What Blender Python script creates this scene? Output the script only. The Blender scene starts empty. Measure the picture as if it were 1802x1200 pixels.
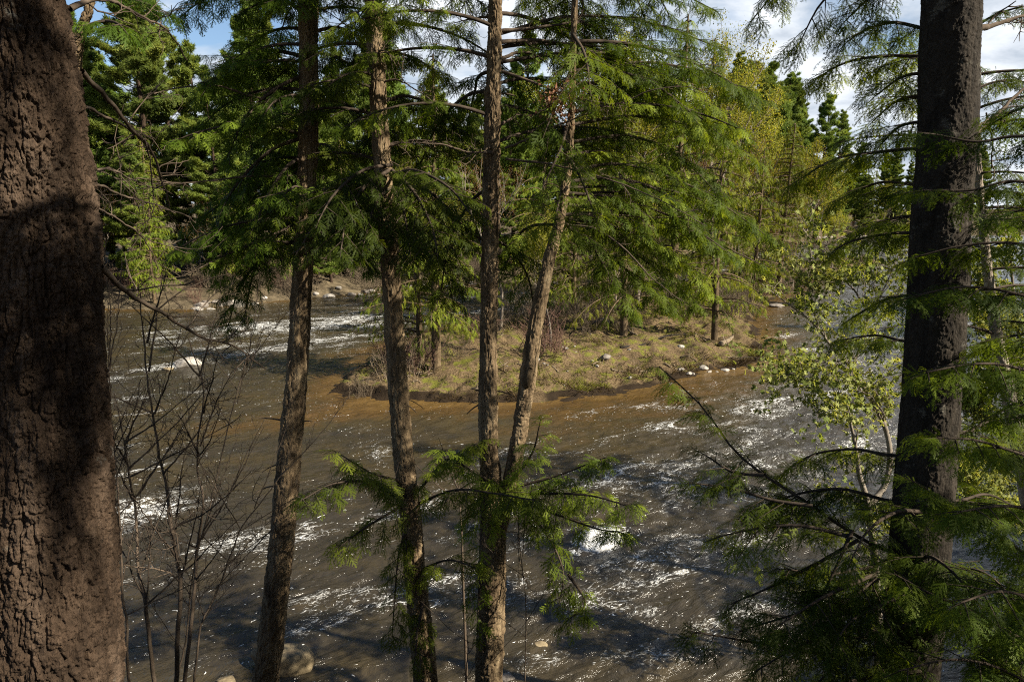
import bpy, math
import numpy as np
from math import radians as R, sin, cos, pi

SC = bpy.context.scene
COL = SC.collection

# ------------------------------------------------------------------ camera, sky, sun, exposure
FPX, PITCH = 1201.0, R(11.2)
CAMZ = 7.0
cam_d = bpy.data.cameras.new('camera')
cam_d.lens, cam_d.sensor_width, cam_d.sensor_fit = 24.0, 36.0, 'HORIZONTAL'
cam_d.clip_start, cam_d.clip_end = 0.05, 3000
cam = bpy.data.objects.new('camera', cam_d)
cam.location = (0, 0, CAMZ)
cam.rotation_euler = (R(90) - PITCH, 0, 0)
COL.objects.link(cam)
SC.camera = cam

SUN_AZ, SUN_EL = R(112), R(37)          # azimuth clockwise from the view direction (+y)
SUN_DIR = np.array((sin(SUN_AZ) * cos(SUN_EL), cos(SUN_AZ) * cos(SUN_EL), sin(SUN_EL)))
SUN_STRENGTH = 5.0
SKY_STRENGTH = 0.05
EXPOSURE = 1.52

world = bpy.data.worlds.new('World')
SC.world = world
world.use_nodes = True
nt = world.node_tree
nt.nodes.clear()


def nd(tree, typ, **kw):
    n = tree.nodes.new(typ)
    for k, v in kw.items():
        if k == 'inp':
            for a, b in v.items():
                n.inputs[a].default_value = b
        else:
            setattr(n, k, v)
    return n


wo = nd(nt, 'ShaderNodeOutputWorld')
bg = nd(nt, 'ShaderNodeBackground', inp={'Strength': SKY_STRENGTH})
sky = nd(nt, 'ShaderNodeTexSky', sky_type='NISHITA', sun_disc=False, sun_elevation=SUN_EL, sun_rotation=SUN_AZ, dust_density=0.25, ozone_density=2.5)
tc = nd(nt, 'ShaderNodeTexCoord')
sep = nd(nt, 'ShaderNodeSeparateXYZ')
nt.links.new(tc.outputs['Generated'], sep.inputs[0])
ad = nd(nt, 'ShaderNodeMath', operation='ADD', inp={1: 0.22})
nt.links.new(sep.outputs[2], ad.inputs[0])
mx = nd(nt, 'ShaderNodeMath', operation='MAXIMUM', inp={1: 0.05})
nt.links.new(ad.outputs[0], mx.inputs[0])
dv = [nd(nt, 'ShaderNodeMath', operation='DIVIDE') for _ in range(2)]
for i in (0, 1):
    nt.links.new(sep.outputs[i], dv[i].inputs[0])
    nt.links.new(mx.outputs[0], dv[i].inputs[1])
cmb = nd(nt, 'ShaderNodeCombineXYZ', inp={2: 3.7})
nt.links.new(dv[0].outputs[0], cmb.inputs[0])
nt.links.new(dv[1].outputs[0], cmb.inputs[1])
n1 = nd(nt, 'ShaderNodeTexNoise', inp={'Scale': 1.7, 'Detail': 9.0, 'Roughness': 0.55, 'Distortion': 0.35})
n2 = nd(nt, 'ShaderNodeTexNoise', inp={'Scale': 3.2, 'Detail': 7.0, 'Roughness': 0.55, 'Distortion': 0.2})
nt.links.new(cmb.outputs[0], n1.inputs['Vector'])
nt.links.new(cmb.outputs[0], n2.inputs['Vector'])
# more cloud towards +x (right), open blue towards the left
cx = nd(nt, 'ShaderNodeMath', operation='MULTIPLY', inp={1: 0.17})
nt.links.new(sep.outputs[0], cx.inputs[0])
cadd = nd(nt, 'ShaderNodeMath', operation='ADD')
nt.links.new(n1.outputs['Fac'], cadd.inputs[0])
nt.links.new(cx.outputs[0], cadd.inputs[1])
cz = nd(nt, 'ShaderNodeMath', operation='MULTIPLY_ADD', inp={1: -0.42, 2: 0.10})
nt.links.new(sep.outputs[2], cz.inputs[0])
cad2 = nd(nt, 'ShaderNodeMath', operation='ADD')
nt.links.new(cadd.outputs[0], cad2.inputs[0])
nt.links.new(cz.outputs[0], cad2.inputs[1])
cr = nd(nt, 'ShaderNodeValToRGB')
cr.color_ramp.elements[0].position, cr.color_ramp.elements[0].color = 0.40, (0, 0, 0, 1)
cr.color_ramp.elements[1].position, cr.color_ramp.elements[1].color = 0.53, (1, 1, 1, 1)
nt.links.new(cad2.outputs[0], cr.inputs[0])
cc = nd(nt, 'ShaderNodeValToRGB')
cc.color_ramp.elements[0].position, cc.color_ramp.elements[0].color = 0.36, (3.2, 3.8, 4.6, 1)
cc.color_ramp.elements[1].position, cc.color_ramp.elements[1].color = 0.66, (8.2, 8.5, 8.9, 1)
nt.links.new(n2.outputs['Fac'], cc.inputs[0])
mixc = nd(nt, 'ShaderNodeMix', data_type='RGBA')
nt.links.new(cr.outputs['Color'], mixc.inputs[0])
nt.links.new(sky.outputs[0], mixc.inputs[6])
nt.links.new(cc.outputs['Color'], mixc.inputs[7])
nt.links.new(mixc.outputs[2], bg.inputs['Color'])
nt.links.new(bg.outputs[0], wo.inputs[0])

sun_d = bpy.data.lights.new('sun', 'SUN')
sun_d.energy, sun_d.angle, sun_d.color = SUN_STRENGTH, R(0.5), (1.0, 0.905, 0.74)
sun = bpy.data.objects.new('sun', sun_d)
sun.rotation_euler = (R(90) - SUN_EL, 0, pi - SUN_AZ + 0.0)
sun.location = (20, -5, 40)
COL.objects.link(sun)

SC.view_settings.view_transform = 'Standard'
SC.view_settings.look = 'None'
SC.view_settings.exposure = EXPOSURE
SC.view_settings.gamma = 1
SC.view_settings.use_curve_mapping = False
SC.render.engine = 'CYCLES'
cy = SC.cycles
cy.max_bounces, cy.diffuse_bounces, cy.glossy_bounces = 6, 3, 3
cy.transmission_bounces, cy.transparent_max_bounces = 4, 4
cy.sample_clamp_indirect = 4.0
cy.sample_clamp_direct = 7.0
cy.use_denoising = False
cy.filter_width = 1.1
cy.caustics_reflective = cy.caustics_refractive = False

# ------------------------------------------------------------------ numbers: noise, pixels to places


def nrm(v):
    v = np.asarray(v, float)
    return v / np.maximum(np.linalg.norm(v, axis=-1, keepdims=True), 1e-9)


def hsh(ix, iy, iz, seed=0):
    h = (ix.astype(np.int64) * 374761393 + iy.astype(np.int64) * 668265263 + iz.astype(np.int64) * 2147483647
         + seed * 974711 + 12345) & 0xFFFFFFFF
    h = ((h ^ (h >> 13)) * 1274126177) & 0xFFFFFFFF
    h = ((h ^ (h >> 16)) * 2246822519) & 0xFFFFFFFF
    return ((h ^ (h >> 15)) & 0xFFFFFF) / float(0xFFFFFF)


def vnoise(x, y, z=None, seed=0):
    x, y = np.asarray(x, float), np.asarray(y, float)
    z = np.zeros_like(x) if z is None else np.asarray(z, float)
    ix, iy, iz = np.floor(x), np.floor(y), np.floor(z)
    fx, fy, fz = x - ix, y - iy, z - iz
    ux, uy, uz = [f * f * (3 - 2 * f) for f in (fx, fy, fz)]
    r = 0
    for a in (0, 1):
        for b in (0, 1):
            for c in (0, 1):
                w = (ux if a else 1 - ux) * (uy if b else 1 - uy) * (uz if c else 1 - uz)
                r = r + w * hsh(ix + a, iy + b, iz + c, seed)
    return r * 2 - 1


def fbm(x, y, z=None, o=4, seed=0, g=0.5):
    a, r = 1.0, 0
    for i in range(o):
        k = 2.03 ** i
        r = r + a * vnoise(x * k, y * k, None if z is None else z * k, seed + i * 17)
        a *= g
    return r


def sstep(a, b, x):
    t = np.clip((x - a) / (b - a), 0, 1)
    return t * t * (3 - 2 * t)


def ray(px, py):
    u = (600 - py) / FPX
    return np.array(((px - 901) / FPX, cos(PITCH) + u * sin(PITCH), -sin(PITCH) + u * cos(PITCH)))


def PX(px, py, Y):                      # place at distance Y ahead
    d = ray(px, py)
    return np.array((0, 0, CAMZ)) + d * (Y / d[1])


def GP(px, py, z=0.0):                  # place on the level z
    d = ray(px, py)
    return np.array((0, 0, CAMZ)) + d * ((z - CAMZ) / d[2])


ISLE = np.array([(-6.9, 25.3), (-5.5, 24.5), (-2.9, 23.9), (-1.0, 23.6), (0.6, 23.7), (2.3, 24.5), (4.3, 25.1), (6.4, 26.8),
                 (8.5, 28.45), (9.9, 29.0), (11.8, 31.2), (13.2, 35.5), (14.3, 40.6), (17, 46.4), (19.3, 50.7), (24, 57.7),
                 (30.6, 67), (37.6, 76.8), (42.4, 81), (47, 86), (46, 92), (38, 86), (30, 77), (22, 68), (14, 60), (8, 53),
                 (2.5, 45.5), (-1.7, 40.7), (-3.6, 38.4), (-5.7, 34), (-6.5, 30), (-7.0, 27)])


def poly_sdf(px, py, P):                # positive inside
    d = np.full(px.shape, 1e9)
    ins = np.zeros(px.shape, bool)
    for i in range(len(P)):
        a, b = P[i], P[(i + 1) % len(P)]
        e = b - a
        wx, wy = px - a[0], py - a[1]
        t = np.clip((wx * e[0] + wy * e[1]) / (e @ e), 0, 1)
        d = np.minimum(d, (wx - e[0] * t) ** 2 + (wy - e[1] * t) ** 2)
        c = (a[1] > py) != (b[1] > py)
        with np.errstate(divide='ignore', invalid='ignore'):
            xi = (b[0] - a[0]) * (py - a[1]) / (b[1] - a[1]) + a[0]
        ins ^= c & (px < xi)
    return np.sqrt(d) * np.where(ins, 1, -1)


FARX = np.array([-160, -60, -27.7, -22, -15.4, -6, 10, 30, 55, 74, 95, 200])
FARY = np.array([38, 43, 46.6, 46.5, 52.5, 60.5, 70, 98, 135, 155, 164, 176])


def far_y(x):
    return np.interp(x, FARX, FARY)


def near_y(x):
    return 8.2 + np.maximum(0, x - 6) * 1.0 + np.maximum(0, -x - 12) * 0.25


def isle_d(x, y):
    return poly_sdf(x, y, ISLE) + 0.32 * fbm(x * 0.9, y * 0.9, seed=5) + 0.09 * fbm(x * 2.2, y * 2.2, seed=6, o=4, g=0.65)


def isle_h(x, y):
    d = isle_d(x, y)
    cut = 0.06 + 0.15 * sstep(5, -3, x) + 0.14 * np.clip(vnoise(x * 0.35, y * 0.35, seed=9) + 0.6, 0, 1.3)
    h = -0.6 + 0.6 * sstep(-1.1, -0.05, d) + cut * sstep(-0.05, 0.5, d) + 0.55 * sstep(0.2, 5.5, d)
    return h + sstep(0.1, 1, d) * (0.16 * fbm(x * 0.8, y * 0.8, seed=3) + 0.13 * fbm(x * 2.1, y * 2.1, seed=4, o=3)) + sstep(-0.15, 0.1, d) * sstep(0.8, 0.3, d) * 0.09 * fbm(x * 4.5, y * 4.5, seed=8, o=3)


def ground_h(x, y):
    x, y = np.asarray(x, float), np.asarray(y, float)
    s = near_y(x) - y
    n = fbm(x * 0.4, y * 0.4, seed=21, o=3)
    hn = np.where(s < 6.6, 0.82 * s, 5.41 + 0.12 * (s - 6.6)) + 0.12 * n * np.clip(s, 0, 1)
    f = y - far_y(x)
    hf = np.where(f < 6, 0.26 * f, 1.56 + 0.02 * (f - 6)) + 0.25 * n * np.clip(f, 0, 1)
    return np.maximum(np.maximum(hn, hf), -0.9)


def zat(x, y):
    x1, y1 = np.array([float(x)]), np.array([float(y)])
    if poly_sdf(x1, y1, ISLE)[0] > -0.5:
        return float(isle_h(x1, y1)[0])
    return float(ground_h(x1, y1)[0])


# ------------------------------------------------------------------ object helpers


def mesh_data(name, V, F, mat, smooth=False, attrs=None):
    V = np.ascontiguousarray(V, np.float32)
    F = np.ascontiguousarray(F, np.int32)
    M, k = F.shape
    me = bpy.data.meshes.new(name)
    me.vertices.add(len(V))
    me.vertices.foreach_set('co', V.ravel())
    me.loops.add(M * k)
    me.loops.foreach_set('vertex_index', F.ravel())
    me.polygons.add(M)
    me.polygons.foreach_set('loop_start', np.arange(0, M * k, k, dtype=np.int32))
    if smooth:
        me.polygons.foreach_set('use_smooth', np.ones(M, bool))
    for an, av in (attrs or {}).items():
        at = me.attributes.new(an, 'FLOAT', 'POINT')
        at.data.foreach_set('value', np.ascontiguousarray(av, np.float32))
    me.update(calc_edges=True)
    if mat:
        me.materials.append(mat)
    return me


def put(name, me, parent=None, loc=(0, 0, 0)):
    o = bpy.data.objects.new(name, me)
    o.location = loc
    o.parent = parent
    COL.objects.link(o)
    return o


def tag(o, label=None, cat=None, group=None, kind=None):
    for k, v in (('label', label), ('category', cat), ('group', group), ('kind', kind)):
        if v:
            o[k] = v
    return o


def thing(name, loc, label, cat, group=None):
    o = bpy.data.objects.new(name, None)
    o.location = loc
    o.empty_display_size = 0.3
    COL.objects.link(o)
    return tag(o, label, cat, group)


def dup(src, loc, rz, sc, label=None, group=None):
    r = src.copy()
    COL.objects.link(r)
    r.location = loc
    r.rotation_euler = (0, 0, rz)
    r.scale = (sc, sc, sc) if not isinstance(sc, tuple) else sc
    tag(r, label, None, group)
    for ch in src.children:
        c = ch.copy()
        COL.objects.link(c)
        c.parent = r
    return r


class Geo:                              # gathers quads (tubes) into one mesh
    def __init__(s):
        s.V, s.F, s.n, s.A = [], [], 0, []

    def add(s, V, F, a=0.5):
        s.V.append(V)
        s.F.append(F + s.n)
        s.n += len(V)
        s.A.append(np.full(len(V), a) if np.isscalar(a) else a)

    def tube(s, P, r, k=5, a=0.5):
        P = np.asarray(P, float)
        n = len(P)
        r = np.broadcast_to(np.asarray(r, float), (n,))
        T = nrm(np.gradient(P, axis=0))
        ref = np.array((0.31, 0.93, 0.17)) if abs(T[:, 2]).mean() > 0.7 else np.array((0.05, 0.11, 1.0))
        N = nrm(np.cross(T, ref))
        B = np.cross(T, N)
        th = np.arange(k) * 2 * pi / k
        V = P[:, None] + r[:, None, None] * (np.cos(th)[None, :, None] * N[:, None] + np.sin(th)[None, :, None] * B[:, None])
        i = np.arange(n - 1)[:, None] * k
        j = np.arange(k)[None]
        q = np.stack([i + j, i + (j + 1) % k, i + k + (j + 1) % k, i + k + j], -1).reshape(-1, 4)
        s.add(V.reshape(-1, 3), q, a)

    def build(s, name, mat, base=(0, 0, 0), smooth=True):
        return mesh_data(name, np.concatenate(s.V) - np.asarray(base), np.concatenate(s.F), mat, smooth, {'tint': np.concatenate(s.A)})


def curve(P, n):                        # smooth run through points
    P = np.asarray(P, float)
    Q = np.vstack([2 * P[0] - P[1], P, 2 * P[-1] - P[-2]])
    m = len(P) - 1
    u = np.linspace(0, m - 1e-6, n)
    i = np.floor(u).astype(int)
    t = (u - i)[:, None]
    a, b, c, d = Q[i], Q[i + 1], Q[i + 2], Q[i + 3]
    return 0.5 * (2 * b + (c - a) * t + (2 * a - 5 * b + 4 * c - d) * t * t + (3 * b - a - 3 * c + d) * t ** 3)


# ------------------------------------------------------------------ materials


def newmat(name):
    m = bpy.data.materials.new(name)
    m.use_nodes = True
    m.node_tree.nodes.clear()
    return m, m.node_tree, nd(m.node_tree, 'ShaderNodeOutputMaterial')


def rgb(c):
    return (c[0], c[1], c[2], 1.0)


def ramp(t, cols, src):
    n = nd(t, 'ShaderNodeValToRGB')
    e = n.color_ramp.elements
    while len(e) < len(cols):
        e.new(0.5)
    for el, (p, c) in zip(e, cols):
        el.position, el.color = p, rgb(c)
    t.links.new(src, n.inputs[0])
    return n.outputs['Color']


def leaf_mat(name, cols, trans=0.35, tcol=1.5, rough=0.55, spec=0.10):
    m, t, o = newmat(name)
    at = nd(t, 'ShaderNodeAttribute', attribute_name='tint')
    oi = nd(t, 'ShaderNodeObjectInfo')
    c = ramp(t, cols, at.outputs['Fac'])
    hv = nd(t, 'ShaderNodeHueSaturation')
    mr = nd(t, 'ShaderNodeMapRange', inp={3: 0.8, 4: 1.25})
    t.links.new(oi.outputs['Random'], mr.inputs[0])
    t.links.new(mr.outputs[0], hv.inputs['Value'])
    mr2 = nd(t, 'ShaderNodeMapRange', inp={3: 0.488, 4: 0.512})
    t.links.new(oi.outputs['Random'], mr2.inputs[0])
    t.links.new(mr2.outputs[0], hv.inputs['Hue'])
    t.links.new(c, hv.inputs['Color'])
    p = nd(t, 'ShaderNodeBsdfPrincipled', inp={'Roughness': rough, 'Specular IOR Level': spec})
    t.links.new(hv.outputs[0], p.inputs['Base Color'])
    tr = nd(t, 'ShaderNodeBsdfTranslucent')
    mu = nd(t, 'ShaderNodeMix', data_type='RGBA', blend_type='MULTIPLY', inp={0: 1.0, 7: (tcol * 1.1, tcol, tcol * 0.45, 1)})
    t.links.new(hv.outputs[0], mu.inputs[6])
    t.links.new(mu.outputs[2], tr.inputs[0])
    ms = nd(t, 'ShaderNodeMixShader', inp={0: trans})
    t.links.new(p.outputs[0], ms.inputs[1])
    t.links.new(tr.outputs[0], ms.inputs[2])
    t.links.new(ms.outputs[0], o.inputs[0])
    return m


def bark_mat(name, cols, scale=9.0, stretch=0.16, bump=0.5, lichen=None, lich_thr=0.6):
    m, t, o = newmat(name)
    co = nd(t, 'ShaderNodeTexCoord')
    mp = nd(t, 'ShaderNodeMapping', inp={'Scale': (1, 1, stretch)})
    t.links.new(co.outputs['Object'], mp.inputs[0])
    na = nd(t, 'ShaderNodeTexNoise', inp={'Scale': scale, 'Detail': 8.0, 'Roughness': 0.65, 'Distortion': 0.6})
    t.links.new(mp.outputs[0], na.inputs['Vector'])
    nb = nd(t, 'ShaderNodeTexNoise', inp={'Scale': scale * 7, 'Detail': 6.0, 'Roughness': 0.7})
    t.links.new(mp.outputs[0], nb.inputs['Vector'])
    nw = nd(t, 'ShaderNodeTexNoise', inp={'Scale': 2.6, 'Detail': 4.0, 'Roughness': 0.6})
    t.links.new(co.outputs['Object'], nw.inputs['Vector'])
    nm = nd(t, 'ShaderNodeMath', operation='MULTIPLY_ADD', inp={1: 0.55, 2: -0.275})
    t.links.new(nw.outputs['Fac'], nm.inputs[0])
    na2 = nd(t, 'ShaderNodeMath', operation='ADD')
    t.links.new(na.outputs['Fac'], na2.inputs[0])
    t.links.new(nm.outputs[0], na2.inputs[1])
    c = ramp(t, cols, na2.outputs[0])
    if lichen:
        nl = nd(t, 'ShaderNodeTexNoise', inp={'Scale': 7.0, 'Detail': 9.0, 'Roughness': 0.75})
        t.links.new(co.outputs['Object'], nl.inputs['Vector'])
        lr = nd(t, 'ShaderNodeMapRange', inp={1: lich_thr, 2: lich_thr + 0.07})
        t.links.new(nl.outputs['Fac'], lr.inputs[0])
        mm = nd(t, 'ShaderNodeMix', data_type='RGBA', inp={7: rgb(lichen)})
        t.links.new(lr.outputs[0], mm.inputs[0])
        t.links.new(c, mm.inputs[6])
        c = mm.outputs[2]
    pl = nd(t, 'ShaderNodeAttribute', attribute_name='plate')
    pr = nd(t, 'ShaderNodeMapRange', inp={1: 0.0, 2: 1.0, 3: 0.70, 4: 1.4})
    t.links.new(pl.outputs['Fac'], pr.inputs[0])
    pv = nd(t, 'ShaderNodeHueSaturation')
    t.links.new(pr.outputs[0], pv.inputs['Value'])
    t.links.new(c, pv.inputs['Color'])
    c = pv.outputs[0]
    p = nd(t, 'ShaderNodeBsdfPrincipled', inp={'Roughness': 0.9, 'Specular IOR Level': 0.15})
    t.links.new(c, p.inputs['Base Color'])
    bs = nd(t, 'ShaderNodeMath', operation='ADD')
    t.links.new(na.outputs['Fac'], bs.inputs[0])
    t.links.new(nb.outputs['Fac'], bs.inputs[1])
    bp = nd(t, 'ShaderNodeBump', inp={'Strength': bump, 'Distance': 0.03})
    t.links.new(bs.outputs[0], bp.inputs['Height'])
    t.links.new(bp.outputs[0], p.inputs['Normal'])
    t.links.new(p.outputs[0], o.inputs[0])
    return m


M = {}
M['pine_bark'] = bark_mat('pine_bark', [(0.3, (0.022, 0.014, 0.009)), (0.5, (0.052, 0.034, 0.022)), (0.7, (0.10, 0.070, 0.049))], 8, 0.2, 1.0, (0.16, 0.15, 0.125), 0.64)
M['hemlock_bark'] = bark_mat('hemlock_bark', [(0.3, (0.06, 0.042, 0.025)), (0.5, (0.145, 0.103, 0.060)), (0.72, (0.25, 0.19, 0.115))], 16, 0.15, 0.8, (0.21, 0.20, 0.15), 0.64)
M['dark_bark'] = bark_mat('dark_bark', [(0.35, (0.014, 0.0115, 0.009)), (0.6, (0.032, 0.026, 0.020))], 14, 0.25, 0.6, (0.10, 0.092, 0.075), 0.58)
M['grey_bark'] = bark_mat('grey_bark', [(0.3, (0.15, 0.12, 0.095)), (0.7, (0.30, 0.26, 0.21))], 12, 0.3, 0.4)
M['twig'] = bark_mat('twig', [(0.3, (0.06, 0.045, 0.032)), (0.7, (0.16, 0.12, 0.088))], 15, 0.5, 0.2)
M['limb'] = bark_mat('limb', [(0.3, (0.03, 0.022, 0.016)), (0.7, (0.09, 0.068, 0.05))], 15, 0.5, 0.2)
M['brush'] = bark_mat('brush', [(0.3, (0.10, 0.076, 0.052)), (0.7, (0.21, 0.165, 0.115))], 6, 0.5, 0.1)
M['red_twig'] = bark_mat('red_twig', [(0.3, (0.11, 0.062, 0.046)), (0.7, (0.20, 0.12, 0.09))], 6, 0.5, 0.1)
M['dead_wood'] = bark_mat('dead_wood', [(0.3, (0.15, 0.115, 0.075)), (0.7, (0.29, 0.23, 0.16))], 9, 0.4, 0.4)
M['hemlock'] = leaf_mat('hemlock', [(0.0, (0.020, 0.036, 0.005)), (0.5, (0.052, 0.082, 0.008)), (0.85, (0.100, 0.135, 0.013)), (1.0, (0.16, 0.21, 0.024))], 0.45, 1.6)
M['isle_hemlock'] = leaf_mat('isle_hemlock', [(0.0, (0.045, 0.070, 0.008)), (0.5, (0.105, 0.140, 0.013)), (1.0, (0.18, 0.205, 0.02))], 0.36, 1.5)
M['pine'] = leaf_mat('pine', [(0.0, (0.065, 0.100, 0.022)), (0.5, (0.120, 0.165, 0.030)), (1.0, (0.19, 0.225, 0.04))], 0.30, 1.3)
M['young_leaf'] = leaf_mat('young_leaf', [(0.0, (0.13, 0.15, 0.022)), (0.5, (0.20, 0.21, 0.03)), (1.0, (0.29, 0.26, 0.05))], 0.45, 1.25)
M['maple_leaf'] = leaf_mat('maple_leaf', [(0.0, (0.15, 0.19, 0.045)), (0.5, (0.22, 0.25, 0.07)), (1.0, (0.30, 0.31, 0.11))], 0.5, 1.2)
M['bud'] = leaf_mat('bud', [(0.0, (0.17, 0.11, 0.045)), (0.5, (0.25, 0.17, 0.06)), (1.0, (0.30, 0.12, 0.06))], 0.4, 1.2)
M['straw'] = leaf_mat('straw', [(0.0, (0.028, 0.018, 0.009)), (0.45, (0.072, 0.049, 0.024)), (0.75, (0.135, 0.096, 0.046)), (0.80, (0.19, 0.15, 0.08)), (0.86, (0.068, 0.072, 0.011)), (1.0, (0.13, 0.125, 0.016))], 0.3, 1.2)
M['dead_leaf'] = leaf_mat('dead_leaf', [(0.0, (0.13, 0.06, 0.035)), (1.0, (0.22, 0.12, 0.07))], 0.2, 1.1)


def rock_mat(name, a, b):
    m, t, o = newmat(name)
    co = nd(t, 'ShaderNodeTexCoord')
    n = nd(t, 'ShaderNodeTexNoise', inp={'Scale': 5.0, 'Detail': 10.0, 'Roughness': 0.7})
    t.links.new(co.outputs['Object'], n.inputs['Vector'])
    c = ramp(t, [(0.35, a), (0.65, b)], n.outputs['Fac'])
    p = nd(t, 'ShaderNodeBsdfPrincipled', inp={'Roughness': 0.8, 'Specular IOR Level': 0.3})
    t.links.new(c, p.inputs['Base Color'])
    bp = nd(t, 'ShaderNodeBump', inp={'Strength': 0.5, 'Distance': 0.03})
    t.links.new(n.outputs['Fac'], bp.inputs['Height'])
    t.links.new(bp.outputs[0], p.inputs['Normal'])
    t.links.new(p.outputs[0], o.inputs[0])
    return m


M['rock'] = rock_mat('rock', (0.07, 0.06, 0.052), (0.20, 0.175, 0.15))
M['pale_rock'] = rock_mat('pale_rock', (0.15, 0.135, 0.115), (0.36, 0.33, 0.29))
M['tan_rock'] = rock_mat('tan_rock', (0.08, 0.06, 0.035), (0.22, 0.175, 0.105))


def soil_mat(name, kind):
    m, t, o = newmat(name)
    co = nd(t, 'ShaderNodeTexCoord')
    ns = []
    for s, d in ((0.35, 6), (1.8, 8), (14, 6)):
        n = nd(t, 'ShaderNodeTexNoise', inp={'Scale': s, 'Detail': float(d), 'Roughness': 0.65})
        t.links.new(co.outputs['Object'], n.inputs['Vector'])
        ns.append(n.outputs['Fac'])
    if kind == 'isle':
        c1 = ramp(t, [(0.30, (0.03, 0.02, 0.012)), (0.45, (0.075, 0.052, 0.028)), (0.62, (0.14, 0.10, 0.055)), (0.75, (0.055, 0.037, 0.021))], ns[2])
        c2 = ramp(t, [(0.3, (0.06, 0.065, 0.012)), (0.7, (0.14, 0.135, 0.025))], ns[2])
        mv = ramp(t, [(0.50, (0, 0, 0)), (0.60, (1, 1, 1))], ns[1])
        mm = nd(t, 'ShaderNodeMix', data_type='RGBA')
        t.links.new(mv, mm.inputs[0])
        t.links.new(c1, mm.inputs[6])
        t.links.new(c2, mm.inputs[7])
        # bare dark peat where the bank is cut (a steep face)
        at = nd(t, 'ShaderNodeAttribute', attribute_name='peat')
        nr = nd(t, 'ShaderNodeMapRange', inp={1: 0.3, 2: 0.7, 3: 0.0, 4: 1.0})
        t.links.new(at.outputs['Fac'], nr.inputs[0])
        m2 = nd(t, 'ShaderNodeMix', data_type='RGBA', inp={7: (0.020, 0.0135, 0.008, 1)})
        t.links.new(nr.outputs[0], m2.inputs[0])
        t.links.new(mm.outputs[2], m2.inputs[6])
        c = m2.outputs[2]
    else:
        c = ramp(t, [(0.3, (0.032, 0.026, 0.016)), (0.5, (0.078, 0.061, 0.038)), (0.7, (0.14, 0.112, 0.07))], ns[1])
    p = nd(t, 'ShaderNodeBsdfPrincipled', inp={'Roughness': 0.95, 'Specular IOR Level': 0.1})
    t.links.new(c, p.inputs['Base Color'])
    bp = nd(t, 'ShaderNodeBump', inp={'Strength': 0.8, 'Distance': 0.06})
    t.links.new(ns[2], bp.inputs['Height'])
    t.links.new(bp.outputs[0], p.inputs['Normal'])
    t.links.new(p.outputs[0], o.inputs[0])
    return m


M['isle_soil'] = soil_mat('isle_soil', 'isle')
M['bank_soil'] = soil_mat('bank_soil', 'bank')


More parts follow.
